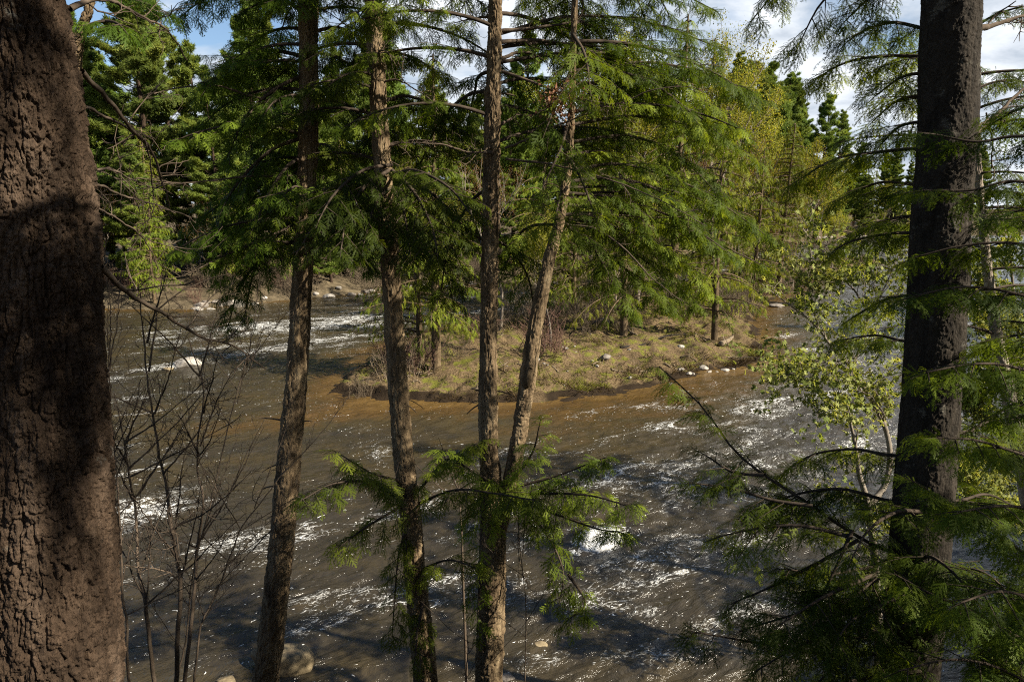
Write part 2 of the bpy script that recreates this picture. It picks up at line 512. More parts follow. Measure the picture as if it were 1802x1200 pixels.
def water_mat():
    m, t, o = newmat('river_water')
    L = t.links.new
    co = nd(t, 'ShaderNodeTexCoord')
    # long along the current, short across it
    mp = nd(t, 'ShaderNodeMapping', vector_type='TEXTURE', inp={'Rotation': (0, 0, R(29)), 'Scale': (2.4, 1.0, 1.0)})
    L(co.outputs['Object'], mp.inputs[0])
    wn = nd(t, 'ShaderNodeTexNoise', inp={'Scale': 0.8, 'Detail': 4.0})
    L(mp.outputs[0], wn.inputs['Vector'])
    wv = nd(t, 'ShaderNodeVectorMath', operation='MULTIPLY_ADD', inp={1: (1.5, 1.5, 0)})
    L(wn.outputs['Color'], wv.inputs[0])
    L(mp.outputs[0], wv.inputs[2])
    # lacy threads of foam: ridges of two noises
    def ridge(scale, det, w):
        n = nd(t, 'ShaderNodeTexNoise', inp={'Scale': scale, 'Detail': det, 'Roughness': 0.6})
        L(wv.outputs[0], n.inputs['Vector'])
        a = nd(t, 'ShaderNodeMath', operation='SUBTRACT', inp={1: 0.5})
        L(n.outputs['Fac'], a.inputs[0])
        b = nd(t, 'ShaderNodeMath', operation='ABSOLUTE')
        L(a.outputs[0], b.inputs[0])
        r = nd(t, 'ShaderNodeMapRange', inp={1: 0.0, 2: w, 3: 1.0, 4: 0.0})
        L(b.outputs[0], r.inputs[0])
        return r.outputs[0]
    r1, r2 = ridge(2.6, 7.0, 0.035), ridge(7.0, 6.0, 0.05)
    patch = nd(t, 'ShaderNodeTexNoise', inp={'Scale': 0.75, 'Detail': 6.0, 'Roughness': 0.62})
    L(wv.outputs[0], patch.inputs['Vector'])
    fine = nd(t, 'ShaderNodeTexNoise', inp={'Scale': 26.0, 'Detail': 4.0, 'Roughness': 0.7})
    L(mp.outputs[0], fine.inputs['Vector'])
    zone = nd(t, 'ShaderNodeAttribute', attribute_name='foam')
    dep = nd(t, 'ShaderNodeAttribute', attribute_name='shallow')
    def math(op, a, b=None, v=None):
        n = nd(t, 'ShaderNodeMath', operation=op)
        L(a, n.inputs[0])
        if b is not None:
            L(b, n.inputs[1])
        elif v is not None:
            n.inputs[1].default_value = v
        return n.outputs[0]
    def mrange(x, a, b, c=0.0, d=1.0):
        n = nd(t, 'ShaderNodeMapRange', inp={1: a, 2: b, 3: c, 4: d})
        L(x, n.inputs[0])
        return n.outputs[0]
    lace = math('MAXIMUM', r1, math('MULTIPLY', r2, v=0.8))
    pz = math('ADD', mrange(patch.outputs['Fac'], 0.3, 0.7, -0.46, 0.42), zone.outputs['Fac'])
    fm = math('MULTIPLY', lace, mrange(pz, 0.0, 0.55))
    fm = math('MULTIPLY', fm, mrange(fine.outputs['Fac'], 0.36, 0.56, 0.1, 1.0))
    solid = math('MULTIPLY', mrange(pz, 0.75, 1.15), mrange(fine.outputs['Fac'], 0.28, 0.6, 0.35, 1.0))
    fm = math('MAXIMUM', fm, solid)
    # white specks everywhere: water sparkle painted into the foam colour, with loose bubbles
    vo = nd(t, 'ShaderNodeTexVoronoi', inp={'Scale': 17.0})
    L(wv.outputs[0], vo.inputs['Vector'])
    sp = math('MULTIPLY', mrange(vo.outputs['Distance'], 0.08, 0.22, 1.0, 0.0), mrange(pz, -0.32, 0.25, 0.0, 1.0))
    sepc = nd(t, 'ShaderNodeSeparateColor')
    L(vo.outputs['Color'], sepc.inputs[0])
    sp = math('MULTIPLY', sp, mrange(sepc.outputs[0], 0.58, 0.66))
    fm = math('MAXIMUM', fm, sp)
    fmask = mrange(fm, 0.25, 0.8)
    # the bed seen through tea-coloured water
    bn = nd(t, 'ShaderNodeTexNoise', inp={'Scale': 1.4, 'Detail': 6.0})
    L(co.outputs['Object'], bn.inputs['Vector'])
    dd = math('ADD', dep.outputs['Fac'], mrange(bn.outputs['Fac'], 0.3, 0.7, -0.16, 0.16))
    wc = ramp(t, [(0.0, (0.027, 0.022, 0.014)), (0.3, (0.040, 0.030, 0.014)), (0.62, (0.062, 0.036, 0.011)), (1.0, (0.105, 0.064, 0.020))], dd)
    bsum = nd(t, 'ShaderNodeTexNoise', inp={'Scale': 5.5, 'Detail': 7.0, 'Roughness': 0.62})
    L(wv.outputs[0], bsum.inputs['Vector'])
    hsum = math('ADD', math('ADD', bsum.outputs['Fac'], math('MULTIPLY', patch.outputs['Fac'], v=0.8)), math('MULTIPLY', fmask, v=0.35))
    bp = nd(t, 'ShaderNodeBump', inp={'Strength': 0.62, 'Distance': 0.15})
    L(hsum, bp.inputs['Height'])
    wa = nd(t, 'ShaderNodeBsdfPrincipled', inp={'Roughness': 0.14, 'IOR': 1.36, 'Specular IOR Level': 0.65})
    L(wc, wa.inputs['Base Color'])
    L(bp.outputs[0], wa.inputs['Normal'])
    fo = nd(t, 'ShaderNodeBsdfPrincipled', inp={'Base Color': (0.80, 0.81, 0.80, 1), 'Roughness': 0.7})
    L(bp.outputs[0], fo.inputs['Normal'])
    ms = nd(t, 'ShaderNodeMixShader')
    L(fmask, ms.inputs[0])
    L(wa.outputs[0], ms.inputs[1])
    L(fo.outputs[0], ms.inputs[2])
    L(ms.outputs[0], o.inputs[0])
    return m


M['water'] = water_mat()

# ------------------------------------------------------------------ setting: ground, island, river


def grid_faces(nr, nc):
    i = np.arange(nr - 1)[:, None] * nc
    j = np.arange(nc - 1)[None]
    return np.stack([i + j, i + j + 1, i + nc + j + 1, i + nc + j], -1).reshape(-1, 4)


gx, gy = np.meshgrid(np.arange(-170, 261, 1.0), np.arange(-60, 361, 1.0))
gV = np.stack([gx.ravel(), gy.ravel(), ground_h(gx.ravel(), gy.ravel())], -1)
tag(put('ground', mesh_data('ground', gV, grid_faces(*gx.shape), M['bank_soil'], True)), kind='structure')

ix, iy = np.meshgrid(np.arange(-10, 51, 0.14), np.arange(21, 96, 0.14))
ih = isle_h(ix.ravel(), iy.ravel())
gr = np.gradient(ih.reshape(ix.shape), 0.14)
steep = np.hypot(gr[0], gr[1]).ravel()
idist = isle_d(ix.ravel(), iy.ravel())
peat = np.clip(sstep(0.70, 0.25, idist) * (0.8 + 0.7 * vnoise(ix.ravel(), iy.ravel(), seed=31)), 0, 1)
iF = grid_faces(*ix.shape)
keep = ih[iF].max(1) > -0.5
iF = iF[keep]
used = np.unique(iF)
rem = np.full(len(ih), -1)
rem[used] = np.arange(len(used))
iV = np.stack([ix.ravel(), iy.ravel(), ih], -1)[used]
tag(put('island_ground', mesh_data('island_ground', iV, rem[iF], M['isle_soil'], True, {'peat': peat[used]})), kind='structure')

rows = [5.0]
while rows[-1] < 182:
    rows.append(rows[-1] + max(0.03, 0.0040 * rows[-1]))
rows = np.array(rows)
uu = np.linspace(-1, 1, 760)
uu = np.sign(uu) * (0.75 * np.abs(uu) + 0.25 * np.abs(uu) ** 2.5)
wx = (uu[None] * (rows * 1.15 + 7)[:, None])
wy = np.broadcast_to(rows[:, None], wx.shape)
sh = wx.shape
wx, wy = wx.ravel(), wy.ravel().copy()
FD = nrm(np.array((-0.87, -0.49)))
fa, fb = wx * FD[0] + wy * FD[1], -wx * FD[1] + wy * FD[0]
isd = poly_sdf(wx, wy, ISLE)


def ell(px, py, ra, rb, s, pw=1.0):     # a patch of rough water: place, reach along / across the current, strength
    c = GP(px, py)
    ca, cb = c[0] * FD[0] + c[1] * FD[1], -c[0] * FD[1] + c[1] * FD[0]
    return s * np.exp(-(((fa - ca) / ra) ** 2 + ((fb - cb) / rb) ** 2) ** pw)


foam = np.full(wx.shape, 0.03)
for e in ((250, 905, 1.0, 0.45, 0.95), (1060, 952, 0.8, 0.35, 1.2, 2), (560, 1108, 0.5, 0.25, 0.55, 2), (960, 1160, 0.5, 0.3, 0.5),
          (450, 575, 7, 2.2, 0.55), (560, 600, 6, 1.8, 0.55), (330, 600, 7, 1.5, 0.42), (620, 565, 6, 2.5, 0.5), (790, 525, 7, 2.0, 0.65),
          (240, 650, 5, 0.7, 0.4), (900, 545, 10, 3, 0.35), (1250, 800, 4.5, 3.2, 0.40), (1380, 720, 5, 4, 0.42), (1330, 900, 3, 2, 0.38),
          (1390, 1050, 1.2, 0.5, 0.8), (1120, 860, 3, 1.6, 0.36), (1000, 1010, 2.5, 1.0, 0.38), (700, 1010, 2.5, 1.1, 0.40),
          (610, 930, 3.0, 0.7, 0.36), (430, 950, 2.2, 0.6, 0.28), (350, 1000, 2, 0.5, 0.22), (1240, 1150, 1.5, 0.9, 0.48),
          (1500, 600, 7, 5, 0.42), (1520, 440, 40, 10, 0.55), (1650, 700, 6, 6, 0.4), (1700, 900, 3, 3, 0.35), (1150, 1000, 2, 1, 0.3),
          (400, 630, 4, 0.8, 0.35), (1700, 560, 12, 8, 0.4)):
    foam += ((0.36 if e[0] > 1100 else 0.6) if e[4] < 0.9 else 1.0) * ell(*e)
shal = np.clip(np.exp(-np.maximum(-isd, 0) / 1.8) * 0.92, 0, 1)
shal += 0.45 * np.exp(-((fa - (GP(520, 740) @ [*FD, 0])) / 5) ** 2 - ((fb - (GP(520, 740)[0] * -FD[1] + GP(520, 740)[1] * FD[0])) / 1.2) ** 2)
shal += 0.7 * np.exp(-np.abs(wy - far_y(wx)) / 1.6) + 0.55 * np.exp(-np.maximum(wy - near_y(wx), 0) / 0.7)
shal += 0.22 * np.clip(fbm(fa * 0.12, fb * 0.5, seed=61, o=3), 0, 1) * sstep(11, 20, wy)
foam -= 0.35 * np.exp(-np.maximum(-isd, 0) / 0.8)
rough = np.clip(foam + 0.6, 0.45, 1.25)
wz = 0.055 * fbm(fa * 0.35, fb * 0.75, seed=40, o=3) * rough + 0.045 * rough * (0.6 - np.abs(fbm(fa * 0.9, fb * 1.9, seed=44, o=3)))
wz += 0.034 * rough * fbm(fa * 2.6, fb * 5.0, seed=48, o=3)
for e in ((225, 890, 0.9, 0.5, 0.2), (1050, 945, 0.6, 0.35, 0.16), (1385, 1050, 0.8, 0.4, 0.12), (800, 530, 3, 1, 0.25), (450, 575, 3, 1, 0.15)):
    wz += ell(*e)
put('river', mesh_data('river', np.stack([wx, wy, wz], -1), grid_faces(*sh), M['water'], True, {'foam': foam, 'shallow': shal}))['kind'] = 'structure'

# ------------------------------------------------------------------ foliage templates


def frond(seed, L=0.26, step=0.008, nl=0.013, nw=0.0042, gap=0.019, k=0.52):
    """one flat hemlock spray along +y: side twigs with two ranks of needles"""
    r = np.random.default_rng(seed)
    V = []

    def twig(p, d, l):
        n = max(2, int(l / step))
        s = np.linspace(0.1, 1, n) * l
        for sd in (-1, 1):
            a = r.uniform(48, 72, n) * pi / 180 * sd
            e = np.stack([d[0] * np.cos(a) - d[1] * np.sin(a), d[0] * np.sin(a) + d[1] * np.cos(a)], -1)
            q = p[None] + d[None] * s[:, None]
            ln = nl * r.uniform(0.75, 1.1, n) * np.where(s / l > 0.85, 0.8, 1)
            z = r.uniform(-0.002, 0.002, n)
            z2 = z + r.uniform(-0.15, 0.15, n) * nl
            b = np.concatenate([q - d * nw / 2, z[:, None]], 1)
            c = np.concatenate([q + d * nw / 2, z[:, None]], 1)
            t = np.concatenate([q + e * ln[:, None], z2[:, None]], 1)
            V.append(np.stack([b, c, t], 1).reshape(-1, 3))
    twig(np.zeros(2), np.array((0, 1.0)), L)
    side = 1
    for s in np.arange(0.02, L * 0.95, gap):
        l = (L - s) * k * r.uniform(0.7, 1.15) * min(1, 0.45 + s / L * 2.5) + 0.014
        a = R(48) * r.uniform(0.8, 1.2) * side
        twig(np.array((0, s)), np.array((-sin(a), cos(a))), l)
        side = -side
    V = np.concatenate(V)
    V[:, 0] += 0.035 * np.sin(V[:, 1] / L * 3 + seed)
    V[:, 2] -= 0.5 * (V[:, 1] ** 2) / L + 0.35 * np.abs(V[:, 0]) ** 1.5 / L ** 0.5
    return V


def coarse_frond(seed, L=0.5, w=0.036, gap=0.042):
    """a spray far enough away that each side twig reads as one narrow blade"""
    r = np.random.default_rng(seed)
    V = [[(-w / 2, 0, 0), (w / 2, 0, 0), (0, L, 0)]]
    side = 1
    for s in np.arange(0.03, L * 0.93, gap):
        l = (L - s) * 0.55 * r.uniform(0.6, 1.15) * min(1, 0.5 + s / L * 2) + 0.04
        a = R(50) * r.uniform(0.75, 1.25) * side
        d = np.array((-sin(a), cos(a)))
        q = np.array((-d[1], d[0])) * w * 0.55
        p = np.array((0, s))
        z = r.uniform(-0.03, 0.03)
        V.append([(*(p - q), 0), (*(p + q), 0), (*(p + d * l), z)])
        side = -side
    V = np.array(V, float).reshape(-1, 3)
    V[:, 2] -= 0.5 * (V[:, 1] ** 2) / L + 0.3 * np.abs(V[:, 0])
    return V


def tuft(seed, n=12, L=0.24, w=0.042):
    r = np.random.default_rng(seed)
    d = nrm(np.stack([r.normal(0, 0.7, n), r.normal(0, 0.7, n), r.uniform(-0.15, 1.0, n)], -1))
    q = nrm(np.cross(d, r.normal(0, 1, (n, 3)))) * w / 2
    o = r.normal(0, 0.04, (n, 3))
    return np.stack([o - q, o + q, o + d * L * r.uniform(0.7, 1.1, (n, 1))], 1).reshape(-1, 3)


def leaves(seed, n=6, s=0.05, spread=0.09, lobes=False):
    r = np.random.default_rng(seed)
    V = []
    for i in range(n):
        c = r.normal(0, spread, 3)
        d = nrm(r.normal(0, 1, 3) + np.array((0, 0, -0.5)))
        q = nrm(np.cross(d, r.normal(0, 1, 3)))
        up = np.cross(d, q)
        l = s * r.uniform(0.6, 1.2)
        if lobes:                        # five pointed lobes
            for a, f in ((-1.1, 0.6), (-0.55, 0.85), (0, 1.0), (0.55, 0.85), (1.1, 0.6)):
                e = d * cos(a) + q * sin(a)
                g = -d * sin(a) + q * cos(a)
                V += [c - g * l * 0.24 + e * l * 0.1, c + g * l * 0.24 + e * l * 0.1, c + e * l * f + up * l * 0.12]
        else:
            V += [c - d * l * 0.5, c + q * l * 0.36, c + d * l * 0.5 + up * l * 0.15, c - d * l * 0.5, c + d * l * 0.5 + up * l * 0.15, c - q * l * 0.36]
    return np.array(V)


T_FINE = [frond(i, step=0.013, nl=0.020, nw=0.014, gap=0.030, k=0.62) for i in range(6)]
T_NEAR = [frond(10 + i, step=0.0105, nl=0.018, nw=0.0095, gap=0.027, k=0.58) for i in range(6)]
T_MID = [frond(20 + i, step=0.012, nl=0.018, nw=0.013, gap=0.026, k=0.6) for i in range(4)]
T_COARSE = [coarse_frond(40 + i) for i in range(4)]
T_TUFT = [tuft(60 + i) for i in range(4)]
T_LEAF = [leaves(80 + i, 5, 0.085, 0.13) for i in range(4)]
T_BUD = [leaves(90 + i, 4, 0.05, 0.14) for i in range(3)]
T_MAPLE = [leaves(100 + i, 6, 0.048, 0.045, True) for i in range(4)]


class Fol:                               # placements of sprays -> one crown mesh
    def __init__(s, seed=0):
        s.p, s.d, s.u, s.s, s.t = [], [], [], [], []
        s.r = np.random.default_rng(seed)

    def add(s, p, d, u, sc, tint):
        s.p.append(p); s.d.append(d); s.u.append(u); s.s.append(sc); s.t.append(tint)

    def arrays(s, T):
        P, D, U = np.array(s.p), nrm(np.array(s.d)), np.array(s.u)
        X = nrm(np.cross(D, U))
        Z = np.cross(X, D)
        Rm = np.stack([X, D, Z], -1) * np.array(s.s)[:, None, None]
        ti = np.array(s.t)
        VV, TT = [], []
        pick = s.r.integers(0, len(T), len(P))
        for i, t in enumerate(T):
            m = pick == i
            if not m.any():
                continue
            v = np.einsum('kij,nj->kni', Rm[m], t) + P[m][:, None]
            VV.append(v.reshape(-1, 3))
            TT.append(np.repeat(ti[m], len(t)))
        return np.concatenate(VV), np.concatenate(TT)

    def build(s, name, T, mat, base=(0, 0, 0)):
        V, t = s.arrays(T)
        return mesh_data(name, V - np.asarray(base), np.arange(len(V)).reshape(-1, 3), mat, False, {'tint': t})


ZUP = np.array((0, 0, 1.0))


def bough(wood, fol, P, r0, rng, lat=0.55, gap=0.085, fgap=0.032, fs=0.56, start=0.15, droop=0.22, tint=(0.2, 0.75), k=6, r1=0.004, keep=1.0):
    """a hemlock limb along P: side branches in a drooping fan, sprays on each"""
    P = np.asarray(P, float)
    seg = np.linalg.norm(np.diff(P, axis=0), axis=1)
    S = np.concatenate([[0], np.cumsum(seg)])
    L = S[-1]
    u = S / L
    if wood is not None:
        wood.tube(P, r0 * (1 - u) ** 0.8 + r1, k)
    s, side = start * L, 1
    bt = rng.uniform(*tint)
    while s < L:
        t = s / L
        p = np.array([np.interp(s, S, P[:, i]) for i in range(3)])
        q = np.array([np.interp(min(s + 0.05, L), S, P[:, i]) for i in range(3)])
        o = np.array([np.interp(max(s - 0.05, 0), S, P[:, i]) for i in range(3)])
        T = nrm(q - o)
        N = np.cross(T, ZUP)
        N = N / max(np.linalg.norm(N), 0.2)
        l2 = lat * (1 - t) ** 0.65 * rng.uniform(0.55, 1.15) * min(1, 0.5 + (t - start) * 3) + 0.10
        a = R(rng.uniform(42, 72))
        d2 = nrm(T * cos(a) + side * N * sin(a) + ZUP * rng.uniform(-0.34, 0.16))
        if rng.random() < keep:
            sprays(wood, fol, p, d2, l2, rng, fgap, fs, droop, bt)
        side = -side
        s += gap * rng.uniform(0.7, 1.3)
    sprays(wood, fol, P[-2], nrm(P[-1] - P[-3]), 0.14, rng, fgap, fs, droop, bt)


def sprays(wood, fol, p, d2, l2, rng, fgap, fs, droop, bt):
    n = max(3, int(l2 / 0.08))
    uu_ = np.linspace(0, 1, n)[:, None] * l2
    Q = p + d2 * uu_ - ZUP * droop * uu_ ** 2 / max(l2, 0.3) * rng.uniform(0.5, 1.3)
    if wood is not None:
        wood.tube(Q, np.linspace(0.0045, 0.0018, n), 3)
    sd = 1
    x = fgap * 0.5
    tp = bt + rng.normal(0, 0.09)
    while x < l2 * 0.97:
        f = x / l2
        i = f * (n - 1)
        i0 = int(i)
        pp = Q[i0] + (Q[min(i0 + 1, n - 1)] - Q[i0]) * (i - i0)
        t2 = nrm(Q[min(i0 + 1, n - 1)] - Q[max(i0 - 1, 0)] + 1e-6)
        N2 = nrm(np.cross(t2, ZUP) + 1e-6)
        a = R(rng.uniform(35, 62))
        d3 = t2 * cos(a) + sd * N2 * sin(a) - ZUP * rng.uniform(-0.05, 0.38)
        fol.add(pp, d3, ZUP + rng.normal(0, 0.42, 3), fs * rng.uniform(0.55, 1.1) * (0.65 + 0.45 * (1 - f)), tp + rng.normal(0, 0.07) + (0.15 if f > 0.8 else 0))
        sd = -sd
        x += fgap * rng.uniform(0.75, 1.25)
    fol.add(Q[-2], Q[-1] - Q[-2], ZUP + rng.normal(0, 0.2, 3), fs * rng.uniform(0.8, 1.1), tp + 0.12)


def limb_path(p, az, L, el, droop, rng, n=14, wig=0.05):
    """a limb from p heading az (clockwise from +y), rising at el and bending down along its run"""
    u = np.linspace(0, 1, n)
    e = el - droop * u
    a = az + np.cumsum(rng.normal(0, wig, n))
    d = np.stack([np.sin(a) * np.cos(e), np.cos(a) * np.cos(e), np.sin(e)], -1) * (L / (n - 1))
    return p + np.concatenate([[np.zeros(3)], np.cumsum(d[:-1], 0)])


# ------------------------------------------------------------------ trunks with real bark relief


def voro(u, v, nu, seed):
    iu, iv = np.floor(u), np.floor(v)
    f1 = np.full(u.shape, 9.0)
    f2 = np.full(u.shape, 9.0)
    idc = np.zeros(u.shape)
    for a in (-1, 0, 1):
        for b in (-1, 0, 1):
            cu, cv = iu + a, iv + b
            cm = np.mod(cu, nu)
            z = np.zeros_like(cm)
            jx = cu + hsh(cm, cv, z, seed)
            jy = cv + hsh(cm, cv, z, seed + 1)
            d = np.hypot(u - jx, v - jy)
            n = d < f1
            f2 = np.where(n, f1, np.minimum(f2, d))
            idc = np.where(n, hsh(cm, cv, z, seed + 2), idc)
            f1 = np.where(n, d, f1)
    return f2 - f1, idc


def bark_trunk(name, pts, rad, mat, parent, base, around=96, dl=0.012, amp=0.008, cell=(0.028, 0.11), seed=0, fine=0.002, wob=0.03, label=None, furrow=0.0):
    """pts/rad run along the stem; plates between fissures are pushed out in the mesh"""
    pts, rad = np.asarray(pts, float), np.asarray(rad, float)
    L = np.linalg.norm(np.diff(pts, axis=0), axis=1).sum()
    nl = int(L / dl)
    P = curve(np.column_stack([pts, rad]), nl)
    P, r = P[:, :3], P[:, 3]
    T = nrm(np.gradient(P, axis=0))
    N = nrm(np.cross(T, np.array((0.02, 1.0, 0.03))))
    B = np.cross(T, N)
    th = np.arange(around) * 2 * pi / around
    v = np.linspace(0, L, nl)[:, None] + np.zeros(around)
    thg = th[None] + np.zeros((nl, 1))
    nu = max(6, round(2 * pi * rad.mean() / cell[0]))
    X, Y = np.cos(thg), np.sin(thg)
    rm = rad.mean()
    w1 = fbm(X * rm * 9, Y * rm * 9, v * 3, o=3, seed=seed)
    w2 = fbm(X * rm * 9 + 7, Y * rm * 9, v * 3, o=3, seed=seed + 3)
    e, idc = voro(thg / (2 * pi) * nu + w1 * 0.9, v / cell[1] + w2 * 0.9, nu, seed)
    e2, id2 = voro(thg / (2 * pi) * nu * 2 + w2 * 0.5, v / cell[1] * 2.3 + w1 * 0.6, nu * 2, seed + 5)
    e3, id3 = voro(thg / (2 * pi) * nu * 4 + w1 * 1.1, v / cell[1] * 4.2 + w2 * 1.1, nu * 4, seed + 31)
    rd = np.abs(fbm(X * rm / cell[0] * 0.55, Y * rm / cell[0] * 0.55, v / cell[1] * 0.4, o=4, seed=seed + 6))
    disp = amp * (0.75 * sstep(0.0, 0.16, e) * (0.35 + 0.95 * idc) + 0.4 * sstep(0, 0.2, e2) * id2 + 0.22 * sstep(0, 0.25, e3) * id3 + 0.6 * sstep(0.0, 0.25, rd))
    if furrow:
        q = fbm(X * rm / 0.034 + w1 * 0.5, Y * rm / 0.034, v / 0.20 + w2 * 0.4, o=3, seed=seed + 41)
        q2 = fbm(X * rm / 0.016, Y * rm / 0.016, v / 0.07 + w1 * 0.4, o=3, seed=seed + 43)
        disp = amp * (furrow * (sstep(0.0, 0.30, np.abs(q)) + 0.55 * sstep(0.0, 0.28, np.abs(q2))) + 0.34 * id2 * sstep(0, 0.1, e2) + 0.22 * id3 * sstep(0, 0.12, e3))
    disp += fine * fbm(X * rm * 90, Y * rm * 90, v * 45, o=3, seed=seed + 8) + amp * 0.5 * fbm(X * rm * 25, Y * rm * 25, v * 8, o=2, seed=seed + 9)
    big = wob * rm * 2 * fbm(X * 1.2, Y * 1.2, v * 1.4, o=3, seed=seed + 11)
    rr = r[:, None] + disp + big - amp * 0.5
    V = P[:, None] + rr[..., None] * (X[..., None] * N[:, None] + Y[..., None] * B[:, None])
    i = np.arange(nl - 1)[:, None] * around
    j = np.arange(around)[None]
    F = np.stack([i + j, i + (j + 1) % around, i + around + (j + 1) % around, i + around + j], -1).reshape(-1, 4)
    o = put(name, mesh_data(name, V.reshape(-1, 3) - np.asarray(base), F, mat, True, {'plate': np.clip(0.4 * idc + 0.35 * id2 + 0.35 * id3, 0, 1).ravel()}), parent)
    if label:
        o['label'] = label
    return P, r


def px_trunk(spec, Y, grow=None, ground=True):
    """spec: (px, py, width in px) up the stem's picture; Y: distance; -> places and radii, foot on the ground first"""
    P = np.array([PX(a, b, Y) for a, b, w in spec])
    r = np.array([w / 2 / FPX * Y / ray(a, b)[1] / math.hypot(1, (a - 901) / FPX) for a, b, w in spec])
    o = np.argsort(P[:, 2])
    P, r = P[o], r[o]
    if ground:
        zg = zat(P[0][0], P[0][1]) - 0.15
        d = (P[0] - P[1]) / (P[0][2] - P[1][2])
        foot = P[0] + d * (zg - P[0][2])
        if foot[2] < P[0][2] - 0.1:
            mid = (foot + P[0]) / 2
            P = np.vstack([foot, mid, P])
            r = np.concatenate([[r[0] * 1.35, r[0] * 1.08], r])
    if grow:
        d = nrm(P[-1] - P[-2]) * np.array((0.6, 0.6, 1))
        h = grow - P[-1][2]
        f = np.array((0.33, 0.66, 1.0))
        r = np.concatenate([r, np.maximum(r[-1] * (1 - f * 0.92), 0.012)])
        P = np.vstack([P, [P[-1] + d / d[2] * h * x for x in f]])
    return P, r


def at_z(P, z):
    return np.array([np.interp(z, P[:, 2], P[:, i]) for i in range(3)])


def bare_limb(g, P, r0, r1, rng, n_tw=8, tl=0.35, k=6, sub=True, up=0.0, start=0.15):
    """a leafless limb with side twigs that kink"""
    P = curve(P, max(10, len(P) * 6))
    P = P + np.cumsum(rng.normal(0, 0.0025, P.shape), 0) * (r0 < 0.03)
    u = np.linspace(0, 1, len(P))
    g.tube(P, r0 + (r1 - r0) * u ** 0.8, k)
    for _ in range(n_tw):
        i = int(rng.uniform(start, 0.97) * (len(P) - 1))
        T = nrm(P[min(i + 1, len(P) - 1)] - P[max(i - 1, 0)])
        d = nrm(T * rng.uniform(0.3, 0.9) + nrm(rng.normal(0, 1, 3)) * 0.9 + ZUP * up)
        twig(g, P[i], d, tl * rng.uniform(0.4, 1.2) * (1 - 0.4 * u[i]), max(r1, (r0 + (r1 - r0) * u[i]) * 0.4), rng, sub, up)


def twig(g, p, d, l, r, rng, sub=True, up=0.0):
    n = 6
    Q = [p]
    for _ in range(n - 1):
        d = nrm(d + rng.normal(0, 0.22, 3) + ZUP * up * 0.15)
        Q.append(Q[-1] + d * l / (n - 1))
    Q = np.array(Q)
    g.tube(Q, np.linspace(r, max(r * 0.4, 0.0012), n), 4)
    if sub and l > 0.12:
        for _ in range(3):
            i = rng.integers(1, n - 1)
            twig(g, Q[i], nrm(d + rng.normal(0, 0.7, 3)), l * rng.uniform(0.25, 0.55), r * 0.6, rng, False, up)

# ------------------------------------------------------------------ the near trees on our bank


def begin(name, label, cat, spec, Y, grow, group=None):
    P, r = px_trunk(spec, Y, grow)
    base = np.array((P[0][0], P[0][1], zat(P[0][0], P[0][1])))
    return thing(name, base, label, cat, group), P, r, base


def poly(pts, y0, y1, n=16):            # a limb through picture points, its distance running from y0 to y1
    m = len(pts) - 1
    return curve([PX(a, b, y0 + (y1 - y0) * i / m) for i, (a, b) in enumerate(pts)], n)


def add_bough(tree, base, fol, P, r0, rng, **kw):
    g = Geo()
    bough(g, fol, P, r0, rng, **kw)
    put('branch', g.build('branch', M['limb'], base), tree)


def add_bare(tree, base, pts, y0, y1, r0, r1, rng, **kw):
    g = Geo()
    bare_limb(g, [PX(a, b, y0 + (y1 - y0) * i / (len(pts) - 1)) for i, (a, b) in enumerate(pts)], r0, r1, rng, **kw)
    put('dead_branch', g.build('dead_branch', M['twig'], base), tree)


def whorls(tree, base, P, fol, z0, z1, n, rng, lens, azs, droop=0.8, **kw):
    for i in range(n):
        z = z0 + (z1 - z0) * (i + rng.uniform(0, 0.8)) / n
        az = R(azs[i % len(azs)] + rng.uniform(-22, 22))
        Lm = lens * rng.uniform(0.7, 1.1)
        if cos(az) < -0.55:
            Lm *= 0.6
        path = limb_path(at_z(P, z), az, Lm, R(rng.uniform(4, 22)), droop * rng.uniform(0.7, 1.25), rng)
        add_bough(tree, base, fol, path, 0.008 + 0.004 * Lm, rng, **kw)


def upper(tree, base, P, rng, z0, z1, n, lens, seed):
    """the part of the crown above the picture: it shades what is below"""
    f, g = Fol(seed), Geo()
    for i in range(n):
        t = (i + rng.random()) / n
        z = z0 + (z1 - z0) * t
        path = limb_path(at_z(P, z), rng.uniform(0, 2 * pi), lens * (1.05 - 0.8 * t) * rng.uniform(0.7, 1.1), R(rng.uniform(0, 20)), 0.7, rng, n=8)
        bough(g, f, path, 0.02, rng, lat=0.7, gap=0.26, fgap=0.20, fs=0.75, k=4)
    put('upper_crown', f.build('upper_crown', T_COARSE, M['hemlock'], base), tree)
    put('upper_limbs', g.build('upper_limbs', M['twig'], base), tree)


def stubs(tree, base, P, r, z0, z1, n, rng):
    for i in range(n):
        z = rng.uniform(z0, z1)
        p, az = at_z(P, z), rng.uniform(R(60), R(300))
        L = float(np.interp(z, P[:, 2], r)) + rng.uniform(0.04, 0.28)
        g = Geo()
        q = limb_path(p, az, L, R(rng.uniform(-25, 25)), 0.6, rng, n=6, wig=0.15)
        g.tube(q, np.linspace(0.010, 0.004, 6) * rng.uniform(0.6, 1.2), 6)
        put('stub', g.build('stub', M['twig'], base), tree)


